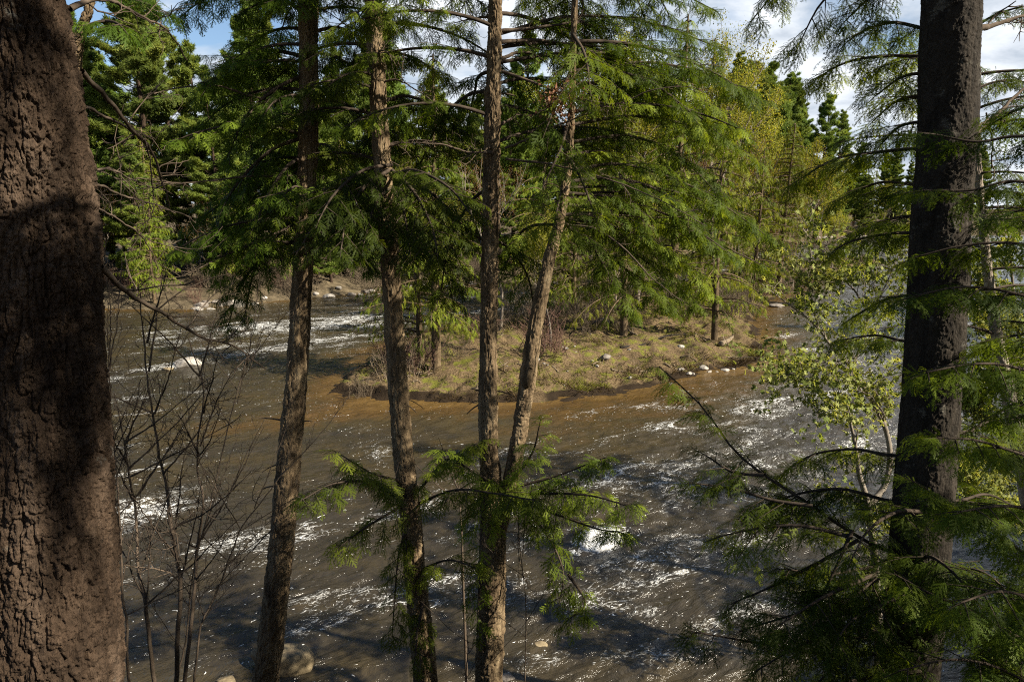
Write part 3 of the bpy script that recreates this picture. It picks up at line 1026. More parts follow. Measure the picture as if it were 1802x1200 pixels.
# the big trunk filling the left edge
rng = np.random.default_rng(11)
t, P, r, b = begin('pine_tree', 'massive dark pine trunk with flaky bark filling the left edge of the view', 'tree',
                   [(16, -80, 158), (22, 0, 166), (44, 200, 200), (58, 400, 214), (67, 600, 226), (75, 800, 240), (80, 1000, 250), (84, 1200, 256)], 2.2, 16)
bark_trunk('trunk', P[:11], r[:11], M['pine_bark'], t, b, 560, 0.0034, 0.017, (0.026, 0.10), 3, 0.004, 0.04, None, 0.8)
bark_trunk('upper_trunk', P[10:], r[10:], M['pine_bark'], t, b, 60, 0.05, 0.016, (0.05, 0.16), 3, 0.003, 0.03)
upper(t, b, P, rng, 9.4, 15.5, 26, 3.2, 1)
for pts, y0, y1, r0, r1, n in (
        ([(140, 128), (190, 180), (232, 235), (262, 268), (285, 330), (300, 370)], 2.3, 3.0, .010, .003, 9),
        ([(150, 190), (200, 215), (250, 250), (265, 290), (275, 350)], 2.3, 3.2, .006, .002, 7),
        ([(170, 300), (215, 308), (255, 325), (300, 345)], 2.3, 3.2, .005, .002, 6),
        ([(168, 325), (215, 345), (260, 352), (310, 375)], 2.3, 2.8, .005, .002, 6),
        ([(178, 470), (240, 525), (300, 560), (360, 595), (420, 612), (470, 650)], 2.3, 3.4, .011, .003, 14),
        ([(125, 15), (180, 2), (215, 5), (260, 30), (310, 60), (340, 110)], 2.3, 3.4, .010, .003, 8),
        ([(170, 365), (210, 385), (250, 420), (270, 470)], 2.3, 2.8, .004, .0018, 6)):
    add_bare(t, b, pts, y0, y1, r0, r1, rng, n_tw=n, tl=0.34)

# hemlock A
rng = np.random.default_rng(22)
t, P, r, b = begin('hemlock_tree', 'hemlock trunk leaning right, nearest the big dark pine, beside bare saplings', 'tree',
                   [(546, -120, 34), (543, 0, 35), (543, 200, 36), (537, 400, 37), (525, 620, 39), (510, 800, 45), (491, 1000, 48), (468, 1200, 53)], 6.5, 14)
bark_trunk('trunk', P, r * 0.86, M['hemlock_bark'], t, b, 110, 0.012, 0.013, (0.030, 0.10), 5, 0.0025)
fol = Fol(2)
stubs(t, b, P, r, 3.2, 8.2, 12, np.random.default_rng(902))
whorls(t, b, P, fol, 6.6, 9.3, 27, rng, 1.15, [270, 30, 250, 310, 85, 200, 285, 345], 0.95, lat=0.55)
for pts, y0, y1 in (([(540, 130), (480, 160), (430, 210), (400, 280)], 6.5, 6.2), ([(540, 240), (470, 270), (400, 350), (370, 450)], 6.5, 6.2),
                    ([(540, 310), (480, 330), (420, 400), (390, 500)], 6.5, 6.8), ([(538, 420), (480, 440), (425, 500), (400, 580)], 6.5, 6.9), ([(538, 300), (450, 330), (360, 380), (315, 440)], 6.5, 7.1),
                    ([(538, 350), (590, 360), (630, 400), (650, 470)], 6.5, 7.0), ([(538, 180), (600, 180), (650, 220), (680, 280)], 6.5, 7.0), ([(538, 270), (500, 300), (460, 370), (450, 440)], 6.5, 5.9), ([(538, 60), (600, 50), (640, 90)], 6.5, 6.8), ([(538, 380), (500, 400), (450, 470), (430, 560)], 6.5, 6.9),
                    ([(538, 100), (470, 90), (410, 110), (370, 150)], 6.5, 7.0), ([(538, 20), (480, 0), (430, 20)], 6.5, 6.6)):
    add_bough(t, b, fol, poly(pts, y0, y1), 0.016, rng, lat=0.5, tint=(0.05, 0.5))
put('crown', fol.build('crown', T_FINE, M['hemlock'], b), t)
upper(t, b, P, rng, 9.6, 13.6, 12, 1.6, 3)
for pts, y0, y1 in (([(528, 178), (450, 170), (380, 150), (300, 156), (270, 165)], 6.5, 6.2), ([(528, 308), (430, 312), (320, 322), (240, 316)], 6.5, 5.6),
                    ([(524, 392), (460, 420), (400, 445), (330, 478), (290, 490)], 6.5, 5.8), ([(526, 195), (470, 180), (440, 200), (425, 240)], 6.5, 6.2)):
    add_bare(t, b, pts, y0, y1, 0.013, 0.003, rng, n_tw=9, tl=0.3)

# hemlock B
rng = np.random.default_rng(33)
t, P, r, b = begin('hemlock_tree', 'dark hemlock trunk leaning left, second from the big pine, green boughs low down', 'tree',
                   [(655, -120, 29), (657, 0, 30), (667, 200, 31), (682, 400, 32), (693, 560, 34), (708, 780, 36), (722, 900, 38), (735, 1050, 41), (749, 1200, 45)], 6.2, 14)
bark_trunk('trunk', P, r * 0.86, M['hemlock_bark'], t, b, 100, 0.012, 0.012, (0.028, 0.09), 7, 0.0025)
fol = Fol(4)
stubs(t, b, P, r, 3.2, 8.2, 12, np.random.default_rng(904))
whorls(t, b, P, fol, 7.1, 9.3, 18, rng, 1.15, [250, 20, 300, 60, 330, 280, 40, 215], 0.9, lat=0.5)
for pts, y0, y1 in (([(690, 330), (620, 340), (560, 390), (520, 450)], 6.2, 5.7), ([(690, 340), (740, 330), (790, 370), (820, 430)], 6.2, 6.5),
                    ([(690, 290), (640, 300), (590, 340), (560, 390)], 6.2, 5.3), ([(690, 310), (730, 300), (790, 330), (830, 380)], 6.2, 5.3), ([(688, 330), (660, 360), (640, 430)], 6.2, 5.4), ([(690, 330), (710, 370), (722, 450)], 6.2, 5.5),
                    ([(690, 390), (740, 410), (780, 470), (800, 540)], 6.2, 6.9), ([(670, 180), (720, 170), (780, 200), (820, 260)], 6.2, 6.8), ([(685, 300), (640, 330), (610, 390), (600, 440)], 6.1, 5.3), ([(690, 300), (730, 340), (760, 400), (770, 450)], 6.1, 5.4)):
    add_bough(t, b, fol, poly(pts, y0, y1), 0.014, rng, lat=0.55, tint=(0.05, 0.4))
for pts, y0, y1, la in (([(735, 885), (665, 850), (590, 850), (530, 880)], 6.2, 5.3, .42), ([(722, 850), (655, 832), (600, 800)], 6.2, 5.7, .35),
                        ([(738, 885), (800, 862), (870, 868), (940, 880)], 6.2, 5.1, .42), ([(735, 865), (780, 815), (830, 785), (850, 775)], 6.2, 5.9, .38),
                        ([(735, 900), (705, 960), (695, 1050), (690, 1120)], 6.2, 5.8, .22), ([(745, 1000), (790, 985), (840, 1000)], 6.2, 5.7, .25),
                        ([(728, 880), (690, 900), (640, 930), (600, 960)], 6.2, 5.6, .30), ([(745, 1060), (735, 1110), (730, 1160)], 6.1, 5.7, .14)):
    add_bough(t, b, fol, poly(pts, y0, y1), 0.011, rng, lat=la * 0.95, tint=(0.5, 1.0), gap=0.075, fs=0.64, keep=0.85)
put('crown', fol.build('crown', T_FINE, M['hemlock'], b), t)
upper(t, b, P, rng, 9.5, 13.6, 12, 1.6, 5)
for pts, y0, y1 in (([(672, 145), (700, 142), (725, 155), (755, 175), (775, 200)], 6.2, 5.9), ([(675, 260), (740, 245), (800, 258)], 6.2, 6.0),
                    ([(668, 105), (665, 90), (680, 95), (690, 140)], 6.1, 5.9), ([(655, 60), (620, 50), (595, 35), (560, 10)], 6.2, 6.4)):
    add_bare(t, b, pts, y0, y1, 0.010, 0.003, rng, n_tw=7, tl=0.3)

# hemlock C with its second stem
rng = np.random.default_rng(44)
t, P, r, b = begin('hemlock_tree', 'twin stemmed hemlock forked low over the water in the middle of the view', 'tree',
                   [(873, -120, 23), (872, 0, 24), (868, 150, 27), (866, 300, 28), (862, 450, 30), (860, 600, 31), (860, 780, 33), (866, 880, 44), (867, 950, 50), (864, 1080, 50), (860, 1200, 51)], 6.0, 15)
bark_trunk('trunk', P, r * 0.86, M['hemlock_bark'], t, b, 110, 0.010, 0.012, (0.026, 0.085), 9, 0.0028, 0.05)
P2, r2 = px_trunk([(878, 930, 30), (893, 870, 29), (911, 780, 28), (920, 720, 28), (931, 655, 31), (945, 560, 26), (968, 450, 21), (985, 390, 17), (998, 300, 13), (1006, 200, 10), (1010, 60, 7)], 5.98, 10.5, ground=False)
bark_trunk('second_stem', P2, r2 * 0.84, M['hemlock_bark'], t, b, 80, 0.010, 0.009, (0.024, 0.08), 12, 0.0025, 0.06, 'slimmer stem leaning right with a knot')
kg = Geo()
kp = PX(938, 668, 5.9)
kg.tube(curve([kp + (-0.07, .06, -.07), kp + (-0.05, 0.0, 0.0), kp + (-0.035, -.02, .07), kp + (-0.02, -.03, .11)], 9), [.035, .05, .05, .045, .04, .035, .03, .024, .018], 10)
put('knot', kg.build('knot', M['hemlock_bark'], b), t)
fol = Fol(6)
stubs(t, b, P, r, 3.2, 8.2, 12, np.random.default_rng(906))
whorls(t, b, P, fol, 7.5, 9.3, 14, rng, 1.7, [70, 260, 20, 50, 350, 290, 80, 240], 0.75, lat=0.52, tint=(0.3, 0.9), keep=0.8)
whorls(t, b, P2, fol, 6.9, 9.3, 17, rng, 1.7, [80, 50, 60, 30, 20, 350, 75, 65], 0.9, lat=0.52, tint=(0.25, 0.9), keep=0.8)
for pts, y0, y1 in (([(1000, 385), (1080, 400), (1180, 450), (1250, 520)], 6.0, 6.9), ([(1000, 340), (1090, 350), (1200, 390), (1290, 450)], 6.0, 6.4),
                    ([(1000, 360), (1120, 380), (1240, 420), (1350, 470)], 6.0, 7.2), ([(1000, 400), (1060, 440), (1130, 500), (1180, 545)], 6.0, 6.8), ([(1000, 330), (1150, 330), (1280, 370), (1370, 430)], 6.0, 7.5),
                    ([(1005, 220), (1120, 205), (1240, 230), (1340, 290)], 6.0, 7.2), ([(1005, 140), (1120, 110), (1240, 130), (1340, 180)], 6.0, 7.4), ([(860, 330), (825, 360), (790, 430), (775, 520)], 6.0, 6.7), ([(862, 420), (900, 440), (930, 490), (940, 550)], 6.0, 6.9),
                    ([(868, 160), (820, 170), (770, 220), (740, 290)], 6.0, 6.8), ([(1000, 215), (985, 265), (955, 330)], 5.95, 5.4), ([(1003, 280), (1025, 320), (1050, 390)], 5.95, 5.5), ([(1006, 120), (985, 170), (960, 230)], 5.95, 5.5), ([(998, 330), (985, 350), (975, 400)], 5.9, 5.5), ([(1008, 60), (1030, 100), (1040, 170)], 5.95, 5.4), ([(990, 390), (1060, 410), (1150, 470), (1230, 540)], 6.0, 7.3), ([(985, 395), (930, 400), (890, 440), (860, 480)], 6.0, 6.6), ([(990, 390), (1040, 430), (1080, 500), (1110, 545)], 6.0, 6.3),
                    ([(1000, 300), (1100, 290), (1220, 330), (1330, 400)], 6.0, 6.8), ([(880, 60), (1000, 30), (1140, 40), (1280, 90)], 6.0, 7.0),
                    ([(880, 110), (1010, 95), (1150, 130), (1270, 200)], 6.0, 6.6), ([(1005, 180), (1100, 150), (1220, 190), (1320, 250)], 6.0, 7.4),
                    ([(880, 0), (1000, -50), (1130, -40), (1260, 20)], 6.0, 7.2), ([(1005, 250), (1110, 240), (1200, 280), (1270, 350)], 6.0, 7.6)):
    add_bough(t, b, fol, poly(pts, y0, y1), 0.012, rng, lat=0.5, tint=(0.3, 0.95), keep=0.8)
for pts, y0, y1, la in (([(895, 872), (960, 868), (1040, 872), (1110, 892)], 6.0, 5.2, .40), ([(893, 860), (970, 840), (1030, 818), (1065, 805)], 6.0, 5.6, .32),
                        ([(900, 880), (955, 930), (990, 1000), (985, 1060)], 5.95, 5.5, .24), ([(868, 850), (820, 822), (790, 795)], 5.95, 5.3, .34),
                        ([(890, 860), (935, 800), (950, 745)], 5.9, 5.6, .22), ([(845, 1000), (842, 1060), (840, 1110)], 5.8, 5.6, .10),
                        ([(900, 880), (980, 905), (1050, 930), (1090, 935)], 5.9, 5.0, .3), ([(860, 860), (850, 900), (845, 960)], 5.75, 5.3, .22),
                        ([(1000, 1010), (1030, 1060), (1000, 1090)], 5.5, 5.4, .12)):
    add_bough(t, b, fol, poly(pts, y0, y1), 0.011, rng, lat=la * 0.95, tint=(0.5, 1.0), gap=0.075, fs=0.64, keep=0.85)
put('crown', fol.build('crown', T_FINE, M['hemlock'], b), t)
upper(t, b, P, rng, 9.6, 14.6, 14, 1.8, 7)
for pts, y0, y1, r0 in (([(880, 55), (960, 50), (1020, 36), (1030, -5)], 6.0, 6.1, .018), ([(880, 75), (940, 70), (1005, 78), (1070, 82), (1130, 80)], 6.0, 6.4, .020),
                        ([(880, 103), (910, 94), (960, 96), (1010, 103), (1070, 99)], 6.0, 6.2, .018), ([(884, 125), (950, 148), (1010, 168), (1080, 181), (1140, 160), (1200, 150)], 6.0, 5.6, .014),
                        ([(880, 220), (905, 208), (935, 204), (965, 198)], 6.0, 6.3, .016), ([(888, 262), (945, 235), (1010, 207), (1060, 190)], 5.9, 5.6, .012),
                        ([(866, 268), (820, 264), (770, 252), (690, 250)], 5.9, 5.7, .012), ([(890, 280), (960, 290), (1030, 306), (1100, 330), (1170, 360), (1240, 400)], 5.9, 5.3, .012),
                        ([(862, 30), (830, 34), (800, 40)], 6.0, 6.3, .014), ([(866, 415), (885, 405), (920, 396), (950, 385)], 6.0, 6.2, .010),
                        ([(990, 395), (1050, 405), (1100, 440), (1140, 480), (1200, 530)], 6.0, 5.4, .013), ([(1000, 380), (1080, 378), (1150, 385), (1230, 380)], 6.0, 6.3, .012),
                        ([(912, 895), (913, 960), (918, 1000), (930, 1035)], 5.9, 5.6, .006)):
    add_bare(t, b, pts, y0, y1, r0, 0.003, rng, n_tw=8, tl=0.28)
rng = np.random.default_rng(45)
f2 = Fol(50)
for _ in range(70):                     # a clump of last year's brown leaves caught on a limb
    f2.add(PX(985, 183, 5.7) + rng.normal(0, 0.05, 3), rng.normal(0, 1, 3), rng.normal(0, 1, 3), 0.45, rng.random())
f2 = put('leaf_clump', f2.build('leaf_clump', T_LEAF, M['dead_leaf'], PX(985, 183, 5.7)), None, PX(985, 183, 5.7))
tag(f2, 'clump of dead brown leaves caught on a limb beside the middle hemlock', 'leaf clump', None, 'stuff')

# big dark trunk on the right with its boughs
rng = np.random.default_rng(55)
t, P, r, b = begin('hemlock_tree', 'thick blackish trunk on the right side with pale lichen flecks and drooping boughs', 'tree',
                   [(1682, -120, 107), (1674, 0, 108), (1667, 200, 108), (1655, 400, 108), (1645, 600, 107), (1631, 800, 106), (1614, 1000, 104), (1598, 1200, 108)], 4.2, 16)
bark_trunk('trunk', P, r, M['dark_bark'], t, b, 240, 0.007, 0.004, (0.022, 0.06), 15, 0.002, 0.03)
fol = Fol(8)
for pts, y0, y1, la in (([(1622, 100), (1545, 100), (1485, 112), (1435, 140)], 4.3, 5.0, .30), ([(1622, 50), (1570, 40), (1520, 55), (1490, 75)], 4.3, 4.8, .26),
                        ([(1615, 170), (1575, 180), (1535, 215)], 4.3, 4.9, .22), ([(1612, 262), (1545, 268), (1470, 280), (1400, 320)], 4.3, 5.0, .30),
                        ([(1610, 325), (1545, 322), (1480, 350)], 4.3, 5.0, .25), ([(1606, 410), (1560, 412), (1500, 424), (1470, 440)], 4.3, 4.9, .16),
                        ([(1596, 520), (1550, 530), (1500, 560)], 4.3, 4.9, .18), ([(1590, 600), (1540, 590), (1480, 598)], 4.3, 5.0, .16),
                        ([(1640, -160), (1540, -70), (1450, 0), (1405, 80)], 4.3, 5.0, .32), ([(1640, -190), (1510, -130), (1390, -40), (1320, 40)], 4.3, 5.3, .34),
                        ([(1650, -110), (1570, -40), (1510, 15), (1485, 40)], 4.3, 4.8, .26), ([(1620, 215), (1580, 225), (1550, 255)], 4.3, 4.7, .2),
                        ([(1560, 968), (1490, 932), (1430, 890), (1345, 836), (1290, 790), (1235, 715), (1160, 645)], 4.1, 4.7, .30),
                        ([(1500, 945), (1410, 925), (1330, 930), (1260, 945)], 4.0, 4.3, .34), ([(1560, 880), (1480, 860), (1400, 870), (1320, 900)], 4.1, 4.6, .32), ([(1560, 800), (1500, 790), (1430, 800), (1380, 830)], 4.2, 4.8, .26),
                        ([(1560, 1060), (1480, 1060), (1400, 1080), (1300, 1110)], 4.0, 4.4, .32), ([(1580, 980), (1520, 1000), (1450, 1010), (1380, 1000)], 4.0, 4.1, .32), ([(1580, 1130), (1500, 1120), (1420, 1130), (1330, 1180)], 3.9, 3.7, .32), ([(1540, 1010), (1450, 1050), (1370, 1100)], 4.0, 3.6, .3),
                        ([(1700, 1000), (1750, 1020), (1802, 1080)], 4.1, 3.7, .32), ([(1690, 880), (1740, 870), (1800, 900)], 4.2, 4.6, .32), ([(1700, 760), (1750, 740), (1810, 770)], 4.2, 4.8, .3), ([(1680, 1080), (1740, 1110), (1802, 1170)], 4.1, 3.7, .32), 
                        ([(1612, 380), (1570, 385), (1530, 400), (1490, 430)], 4.3, 5.2, .22), ([(1615, 130), (1580, 140), (1540, 170)], 4.3, 4.8, .24), ([(1510, 950), (1430, 995), (1350, 1035), (1290, 1060)], 4.0, 4.3, .32),
                        ([(1430, 890), (1360, 880), (1290, 860), (1220, 850)], 4.2, 4.5, .30), ([(1345, 836), (1290, 830), (1240, 800)], 4.3, 4.6, .22),
                        ([(1570, 1150), (1450, 1150), (1330, 1130), (1215, 1110)], 3.9, 4.4, .30), ([(1560, 1010), (1500, 1050), (1440, 1090), (1400, 1120)], 3.9, 3.7, .30),
                        ([(1600, 1100), (1530, 1110), (1460, 1180), (1420, 1220)], 3.8, 3.6, .30), ([(1500, 932), (1470, 1000), (1440, 1060)], 4.0, 3.9, .28),
                        ([(1600, 1040), (1560, 1060), (1500, 1090), (1470, 1130)], 3.8, 3.5, .28), ([(1620, 1180), (1540, 1190), (1440, 1210), (1350, 1230)], 3.8, 3.5, .3),
                        ([(1620, 900), (1580, 900), (1530, 930), (1500, 980)], 3.9, 3.4, .2), ([(1640, 980), (1680, 1010), (1720, 1060)], 3.8, 3.4, .28)):
    ax = float(np.interp(pts[0][1], [-200, 0, 400, 800, 1200], [1686, 1674, 1655, 1631, 1598]))
    if abs(pts[0][0] - ax) > 8 and pts[0][0] > 1540:      # every limb starts inside the trunk
        pts, y0 = [(ax, pts[0][1] + 4)] + pts, 4.2
    add_bough(t, b, fol, poly(pts, y0, y1), 0.010, rng, lat=la * 1.1, tint=(0.15, 0.85), gap=0.075, start=0.10, fs=0.66, keep=0.8)
put('crown', fol.build('crown', T_NEAR, M['hemlock'], b), t)
upper(t, b, P, rng, 9.4, 15.5, 14, 1.7, 9)
for pts, y0, y1, r0 in (([(1722, 50), (1750, 45), (1802, 30), (1880, 15)], 4.2, 4.4, .022), ([(1715, 240), (1750, 205), (1802, 155), (1860, 110)], 4.2, 4.5, .016),
                        ([(1714, 225), (1750, 203), (1790, 170)], 4.2, 4.6, .012), ([(1735, 200), (1745, 240), (1748, 290)], 4.3, 4.5, .005)):
    add_bare(t, b, pts, y0, y1, r0, 0.004, rng, n_tw=6, tl=0.25)

# young hemlock whose boughs reach in from the right
rng = np.random.default_rng(66)
t, P, r, b = begin('hemlock_sapling', 'young hemlock at the right edge, its flat boughs reaching across the blackish trunk', 'tree',
                   [(1985, -100, 14), (1975, 300, 26), (1960, 700, 40), (1950, 1200, 52)], 3.4, 9.0)
bark_trunk('trunk', P, r, M['hemlock_bark'], t, b, 60, 0.02, 0.006, (0.03, 0.1), 17)
fol = Fol(10)
for pts, y0, y1, la in (([(1950, 1190), (1802, 1125), (1720, 1080), (1642, 1046), (1575, 1010)], 3.4, 3.3, .26), ([(1955, 1050), (1802, 972), (1720, 915), (1660, 880), (1606, 846)], 3.4, 3.3, .24),
                        ([(1958, 850), (1800, 800), (1720, 775), (1650, 770)], 3.4, 3.2, .24), ([(1960, 700), (1800, 650), (1720, 640), (1630, 655)], 3.4, 3.3, .24),
                        ([(1962, 570), (1800, 520), (1700, 505), (1610, 520)], 3.4, 3.5, .22), ([(1965, 470), (1800, 430), (1700, 432), (1620, 450)], 3.4, 3.6, .20),
                        ([(1970, 370), (1800, 320), (1710, 335), (1625, 336)], 3.4, 3.6, .08), ([(1973, 260), (1800, 240), (1720, 250), (1640, 236)], 3.4, 3.6, .07),
                        ([(1950, 1290), (1780, 1185), (1680, 1160), (1580, 1180)], 3.3, 3.3, .28), ([(1955, 950), (1830, 900), (1760, 890), (1690, 900)], 3.4, 3.0, .26),
                        ([(1952, 1120), (1830, 1060), (1760, 1040), (1690, 1060)], 3.3, 3.0, .26), ([(1952, 1120), (1850, 1100), (1780, 1110), (1720, 1150)], 3.3, 3.6, .28),
                        ([(1958, 780), (1850, 720), (1790, 710), (1730, 740)], 3.4, 3.9, .22), ([(1958, 620), (1850, 590), (1790, 590), (1740, 600)], 3.4, 4.0, .20),
                        ([(1965, 430), (1870, 380), (1800, 370), (1740, 390)], 3.4, 4.2, .20), ([(1972, 220), (1880, 180), (1800, 190), (1750, 215)], 3.4, 4.0, .10)):
    add_bough(t, b, fol, poly(pts, y0, y1), 0.008, rng, lat=la * 1.15, tint=(0.1, 0.7), gap=0.065, start=0.15, fs=0.68, keep=0.85)
put('crown', fol.build('crown', T_NEAR, M['hemlock'], b), t)

# slim trunk right of the thick one
rng = np.random.default_rng(77)
t, P, r, b = begin('hemlock_tree', 'slim dark trunk curving down right of the thick blackish trunk', 'tree',
                   [(1716, 100, 8), (1718, 250, 10), (1725, 350, 13), (1738, 480, 16), (1755, 600, 21), (1775, 700, 25), (1795, 800, 27), (1822, 950, 30)], 7.0, 10)
bark_trunk('trunk', P, r, M['grey_bark'], t, b, 60, 0.02, 0.008, (0.03, 0.09), 19)
fol = Fol(12)
whorls(t, b, P, fol, 5.0, 8.8, 24, rng, 1.2, [90, 60, 120, 30, 270, 150], 0.7, lat=0.4, tint=(0.1, 0.6), keep=0.8)
put('crown', fol.build('crown', T_MID, M['hemlock'], b), t)

# thin trunk behind the big pine
rng = np.random.default_rng(78)
t, P, r, b = begin('slim_tree', 'thin sunlit trunk half hidden behind the top of the big left pine', 'tree',
                   [(170, -120, 11), (160, 0, 13), (142, 60, 14), (136, 110, 15), (120, 300, 17), (100, 600, 22), (80, 1000, 26)], 4.6, 11)
bark_trunk('trunk', P, r, M['hemlock_bark'], t, b, 60, 0.02, 0.007, (0.03, 0.09), 23)
fol = Fol(14)
whorls(t, b, P, fol, 8.0, 9.0, 4, rng, 0.5, [90, 60, 20, 100], 1.0, lat=0.2, tint=(0.0, 0.4))
put('crown', fol.build('crown', T_FINE, M['hemlock'], b), t)


# young maples with pale spring leaves
def maple(label, stems, Y, leafy, seed, nleaf, group=None):
    rng = np.random.default_rng(seed)
    pts = stems[0][0]
    foot = PX(*pts[0], Y)
    b = np.array((foot[0], foot[1], zat(foot[0], foot[1])))
    t = thing('maple_sapling', b, label, 'tree', group)
    fol = Fol(seed)
    for k, (pts, y0, y1, r0, r1, ntw) in enumerate(stems):
        Q = [PX(a, c, y0 + (y1 - y0) * i / (len(pts) - 1)) for i, (a, c) in enumerate(pts)]
        if k == 0:
            Q = [b - (0, 0, 0.15)] + Q
        g = Geo()
        bare_limb(g, Q, r0, r1, rng, n_tw=int(ntw * 1.5), tl=0.75, up=0.25, k=8)
        put('trunk' if k == 0 else 'branch', g.build('stem', M['grey_bark'], b), t)
        V = np.concatenate(g.V)
        z = V[rng.integers(len(V) // 4, len(V), int(nleaf * 1.7))]
        for p in z:
            fol.add(p + rng.normal(0, 0.025, 3), rng.normal(0, 1, 3), ZUP + rng.normal(0, 0.5, 3), rng.uniform(0.8, 1.5), rng.random())
    put('crown', fol.build('crown', T_MAPLE, M['maple_leaf'], b), t)


maple('small curved grey maple with pale new leaves left of the thick blackish trunk',
      [([(1545, 1150), (1540, 1000), (1527, 890), (1512, 835), (1508, 800), (1490, 720), (1470, 690)], 6.4, 6.3, .055, .006, 6),
       ([(1527, 890), (1556, 855), (1566, 800), (1555, 745), (1530, 700), (1500, 650), (1465, 612), (1435, 572), (1400, 545), (1340, 500)], 6.4, 7.0, .035, .005, 16),
       ([(1500, 650), (1515, 610), (1530, 560), (1510, 517), (1487, 490), (1463, 467), (1447, 430), (1440, 400)], 6.7, 7.2, .014, .004, 18),
       ([(1440, 575), (1430, 530), (1425, 500), (1445, 470)], 6.9, 7.2, .008, .003, 10),
       ([(1530, 560), (1560, 500), (1580, 450), (1590, 400)], 6.9, 7.3, .010, .003, 14),
       ([(1465, 612), (1430, 640), (1400, 640), (1370, 670)], 6.9, 6.5, .008, .003, 12),
       ([(1555, 745), (1520, 690), (1470, 700), (1430, 730)], 6.6, 6.3, .008, .003, 12)], 6.4, True, 88, 66)
maple('leafy young maple with yellow green leaves in the gap right of the blackish trunk',
      [([(1850, 1050), (1830, 850), (1800, 650), (1780, 480), (1770, 330)], 8.4, 8.6, .05, .008, 22),
       ([(1815, 750), (1770, 650), (1745, 560), (1735, 470)], 8.5, 8.2, .02, .004, 18),
       ([(1800, 650), (1840, 560), (1850, 470), (1840, 380)], 8.5, 9.0, .02, .004, 18),
       ([(1825, 830), (1770, 800), (1720, 720), (1700, 680)], 8.5, 8.8, .02, .004, 18),
       ([(1840, 950), (1780, 900), (1720, 860), (1700, 830)], 8.4, 8.0, .02, .004, 18)], 8.4, True, 89, 300)

# bare saplings at lower left
SAP = [('thin bare sapling closest to the big pine trunk', [(230, 1230), (225, 1100), (218, 1050), (210, 900), (200, 780), (195, 690), (192, 610)], 3.6, .010),
       ('bare sapling with reddish lower stem bending toward the big pine', [(275, 1230), (262, 1090), (256, 1060), (240, 990), (236, 900), (226, 850), (218, 780), (200, 700)], 3.8, .016),
       ('tallest bare sapling of the thicket, kinked halfway up', [(310, 1230), (312, 1120), (318, 1030), (312, 985), (303, 920), (295, 860), (280, 790), (268, 700), (258, 600), (250, 520)], 3.9, .018),
       ('bare sapling with pale peeling bark in the middle of the thicket', [(325, 1230), (338, 1090), (345, 1020), (352, 960), (362, 890), (352, 840), (352, 780), (358, 690), (330, 600)], 4.1, .016),
       ('bare many twigged sapling leaning right over the dark water', [(340, 1230), (352, 1110), (375, 1050), (400, 980), (420, 930), (460, 880), (505, 820)], 4.3, .010),
       ('slender bare sapling standing behind the thicket near the leaning hemlock', [(300, 1230), (330, 1130), (345, 1000), (385, 850), (420, 700), (440, 620)], 4.6, .009)]
for i, (lab, pts, Y, r0) in enumerate(SAP):
    rng = np.random.default_rng(200 + i)
    foot = PX(*pts[0], Y)
    b = np.array((foot[0], foot[1], zat(foot[0], foot[1])))
    o = thing('bare_sapling', b, lab, 'sapling', 'bare saplings on the near bank')
    g = Geo()
    Q = [b - (0, 0, 0.1)] + [PX(a, c, Y + rng.normal(0, 0.05)) for a, c in pts]
    bare_limb(g, Q, r0, 0.003, rng, n_tw=4, tl=0.5, up=0.6, start=0.3, k=8)
    put('trunk', g.build('trunk', M['twig'], b), o)
    Qc = curve(Q, 40)
    for k in range(11):
        g = Geo()
        p = Qc[rng.integers(12, 38)]
        d = nrm(np.array((rng.uniform(-0.4, 1.0), rng.uniform(-0.4, 0.4), rng.uniform(0.2, 0.9))))
        L = rng.uniform(0.3, 0.8)
        bare_limb(g, [p, p + d * L * 0.5 + (0, 0, 0.03), p + d * L + (0, 0, rng.uniform(0, .15))], r0 * 0.4, 0.0016, rng, n_tw=9, tl=0.26, up=0.4, k=5)
        put('branch', g.build('branch', M['limb'], b), o)

# small dead sapling between the two middle hemlocks, and two wisps near the bottom
for lab, pts, Y, r0, sd in (('small dead brown sapling between the two middle hemlock trunks', [(822, 1180), (818, 1010), (815, 940), (812, 880), (808, 840)], 6.6, .022, 301),
                            ('wispy bare sapling right of the twin stemmed hemlock near the bottom', [(922, 1230), (924, 1140), (926, 1060), (918, 960), (912, 900)], 5.7, .007, 302),
                            ('wispy bare sapling left of the twin stemmed hemlock near the bottom', [(822, 1230), (822, 1180), (825, 1140), (826, 1110)], 5.6, .006, 303)):
    rng = np.random.default_rng(sd)
    foot = PX(*pts[0], Y)
    b = np.array((foot[0], foot[1], zat(foot[0], foot[1])))
    o = thing('bare_sapling', b, lab, 'sapling')
    g = Geo()
    Q = [b - (0, 0, 0.1)] + [PX(a, c, Y) for a, c in pts]
    bare_limb(g, Q, r0, 0.004, rng, n_tw=2, tl=0.2, k=7)
    put('trunk', g.build('trunk', M['twig'], b), o)
    for k in range(4):
        g = Geo()
        p = curve(Q, 30)[rng.integers(12, 28)]
        d = nrm(np.array((rng.uniform(-1, 1), rng.uniform(-0.4, 0.2), rng.uniform(0.3, 0.8))))
        bare_limb(g, [p, p + d * 0.35, p + d * 0.8 + (0, 0, .1)], r0 * 0.5, 0.002, rng, n_tw=4, tl=0.15, up=0.5, k=5)
        put('branch', g.build('branch', M['limb'], b), o)

# ------------------------------------------------------------------ trees of the island and the far bank (one of each kind, then copies)


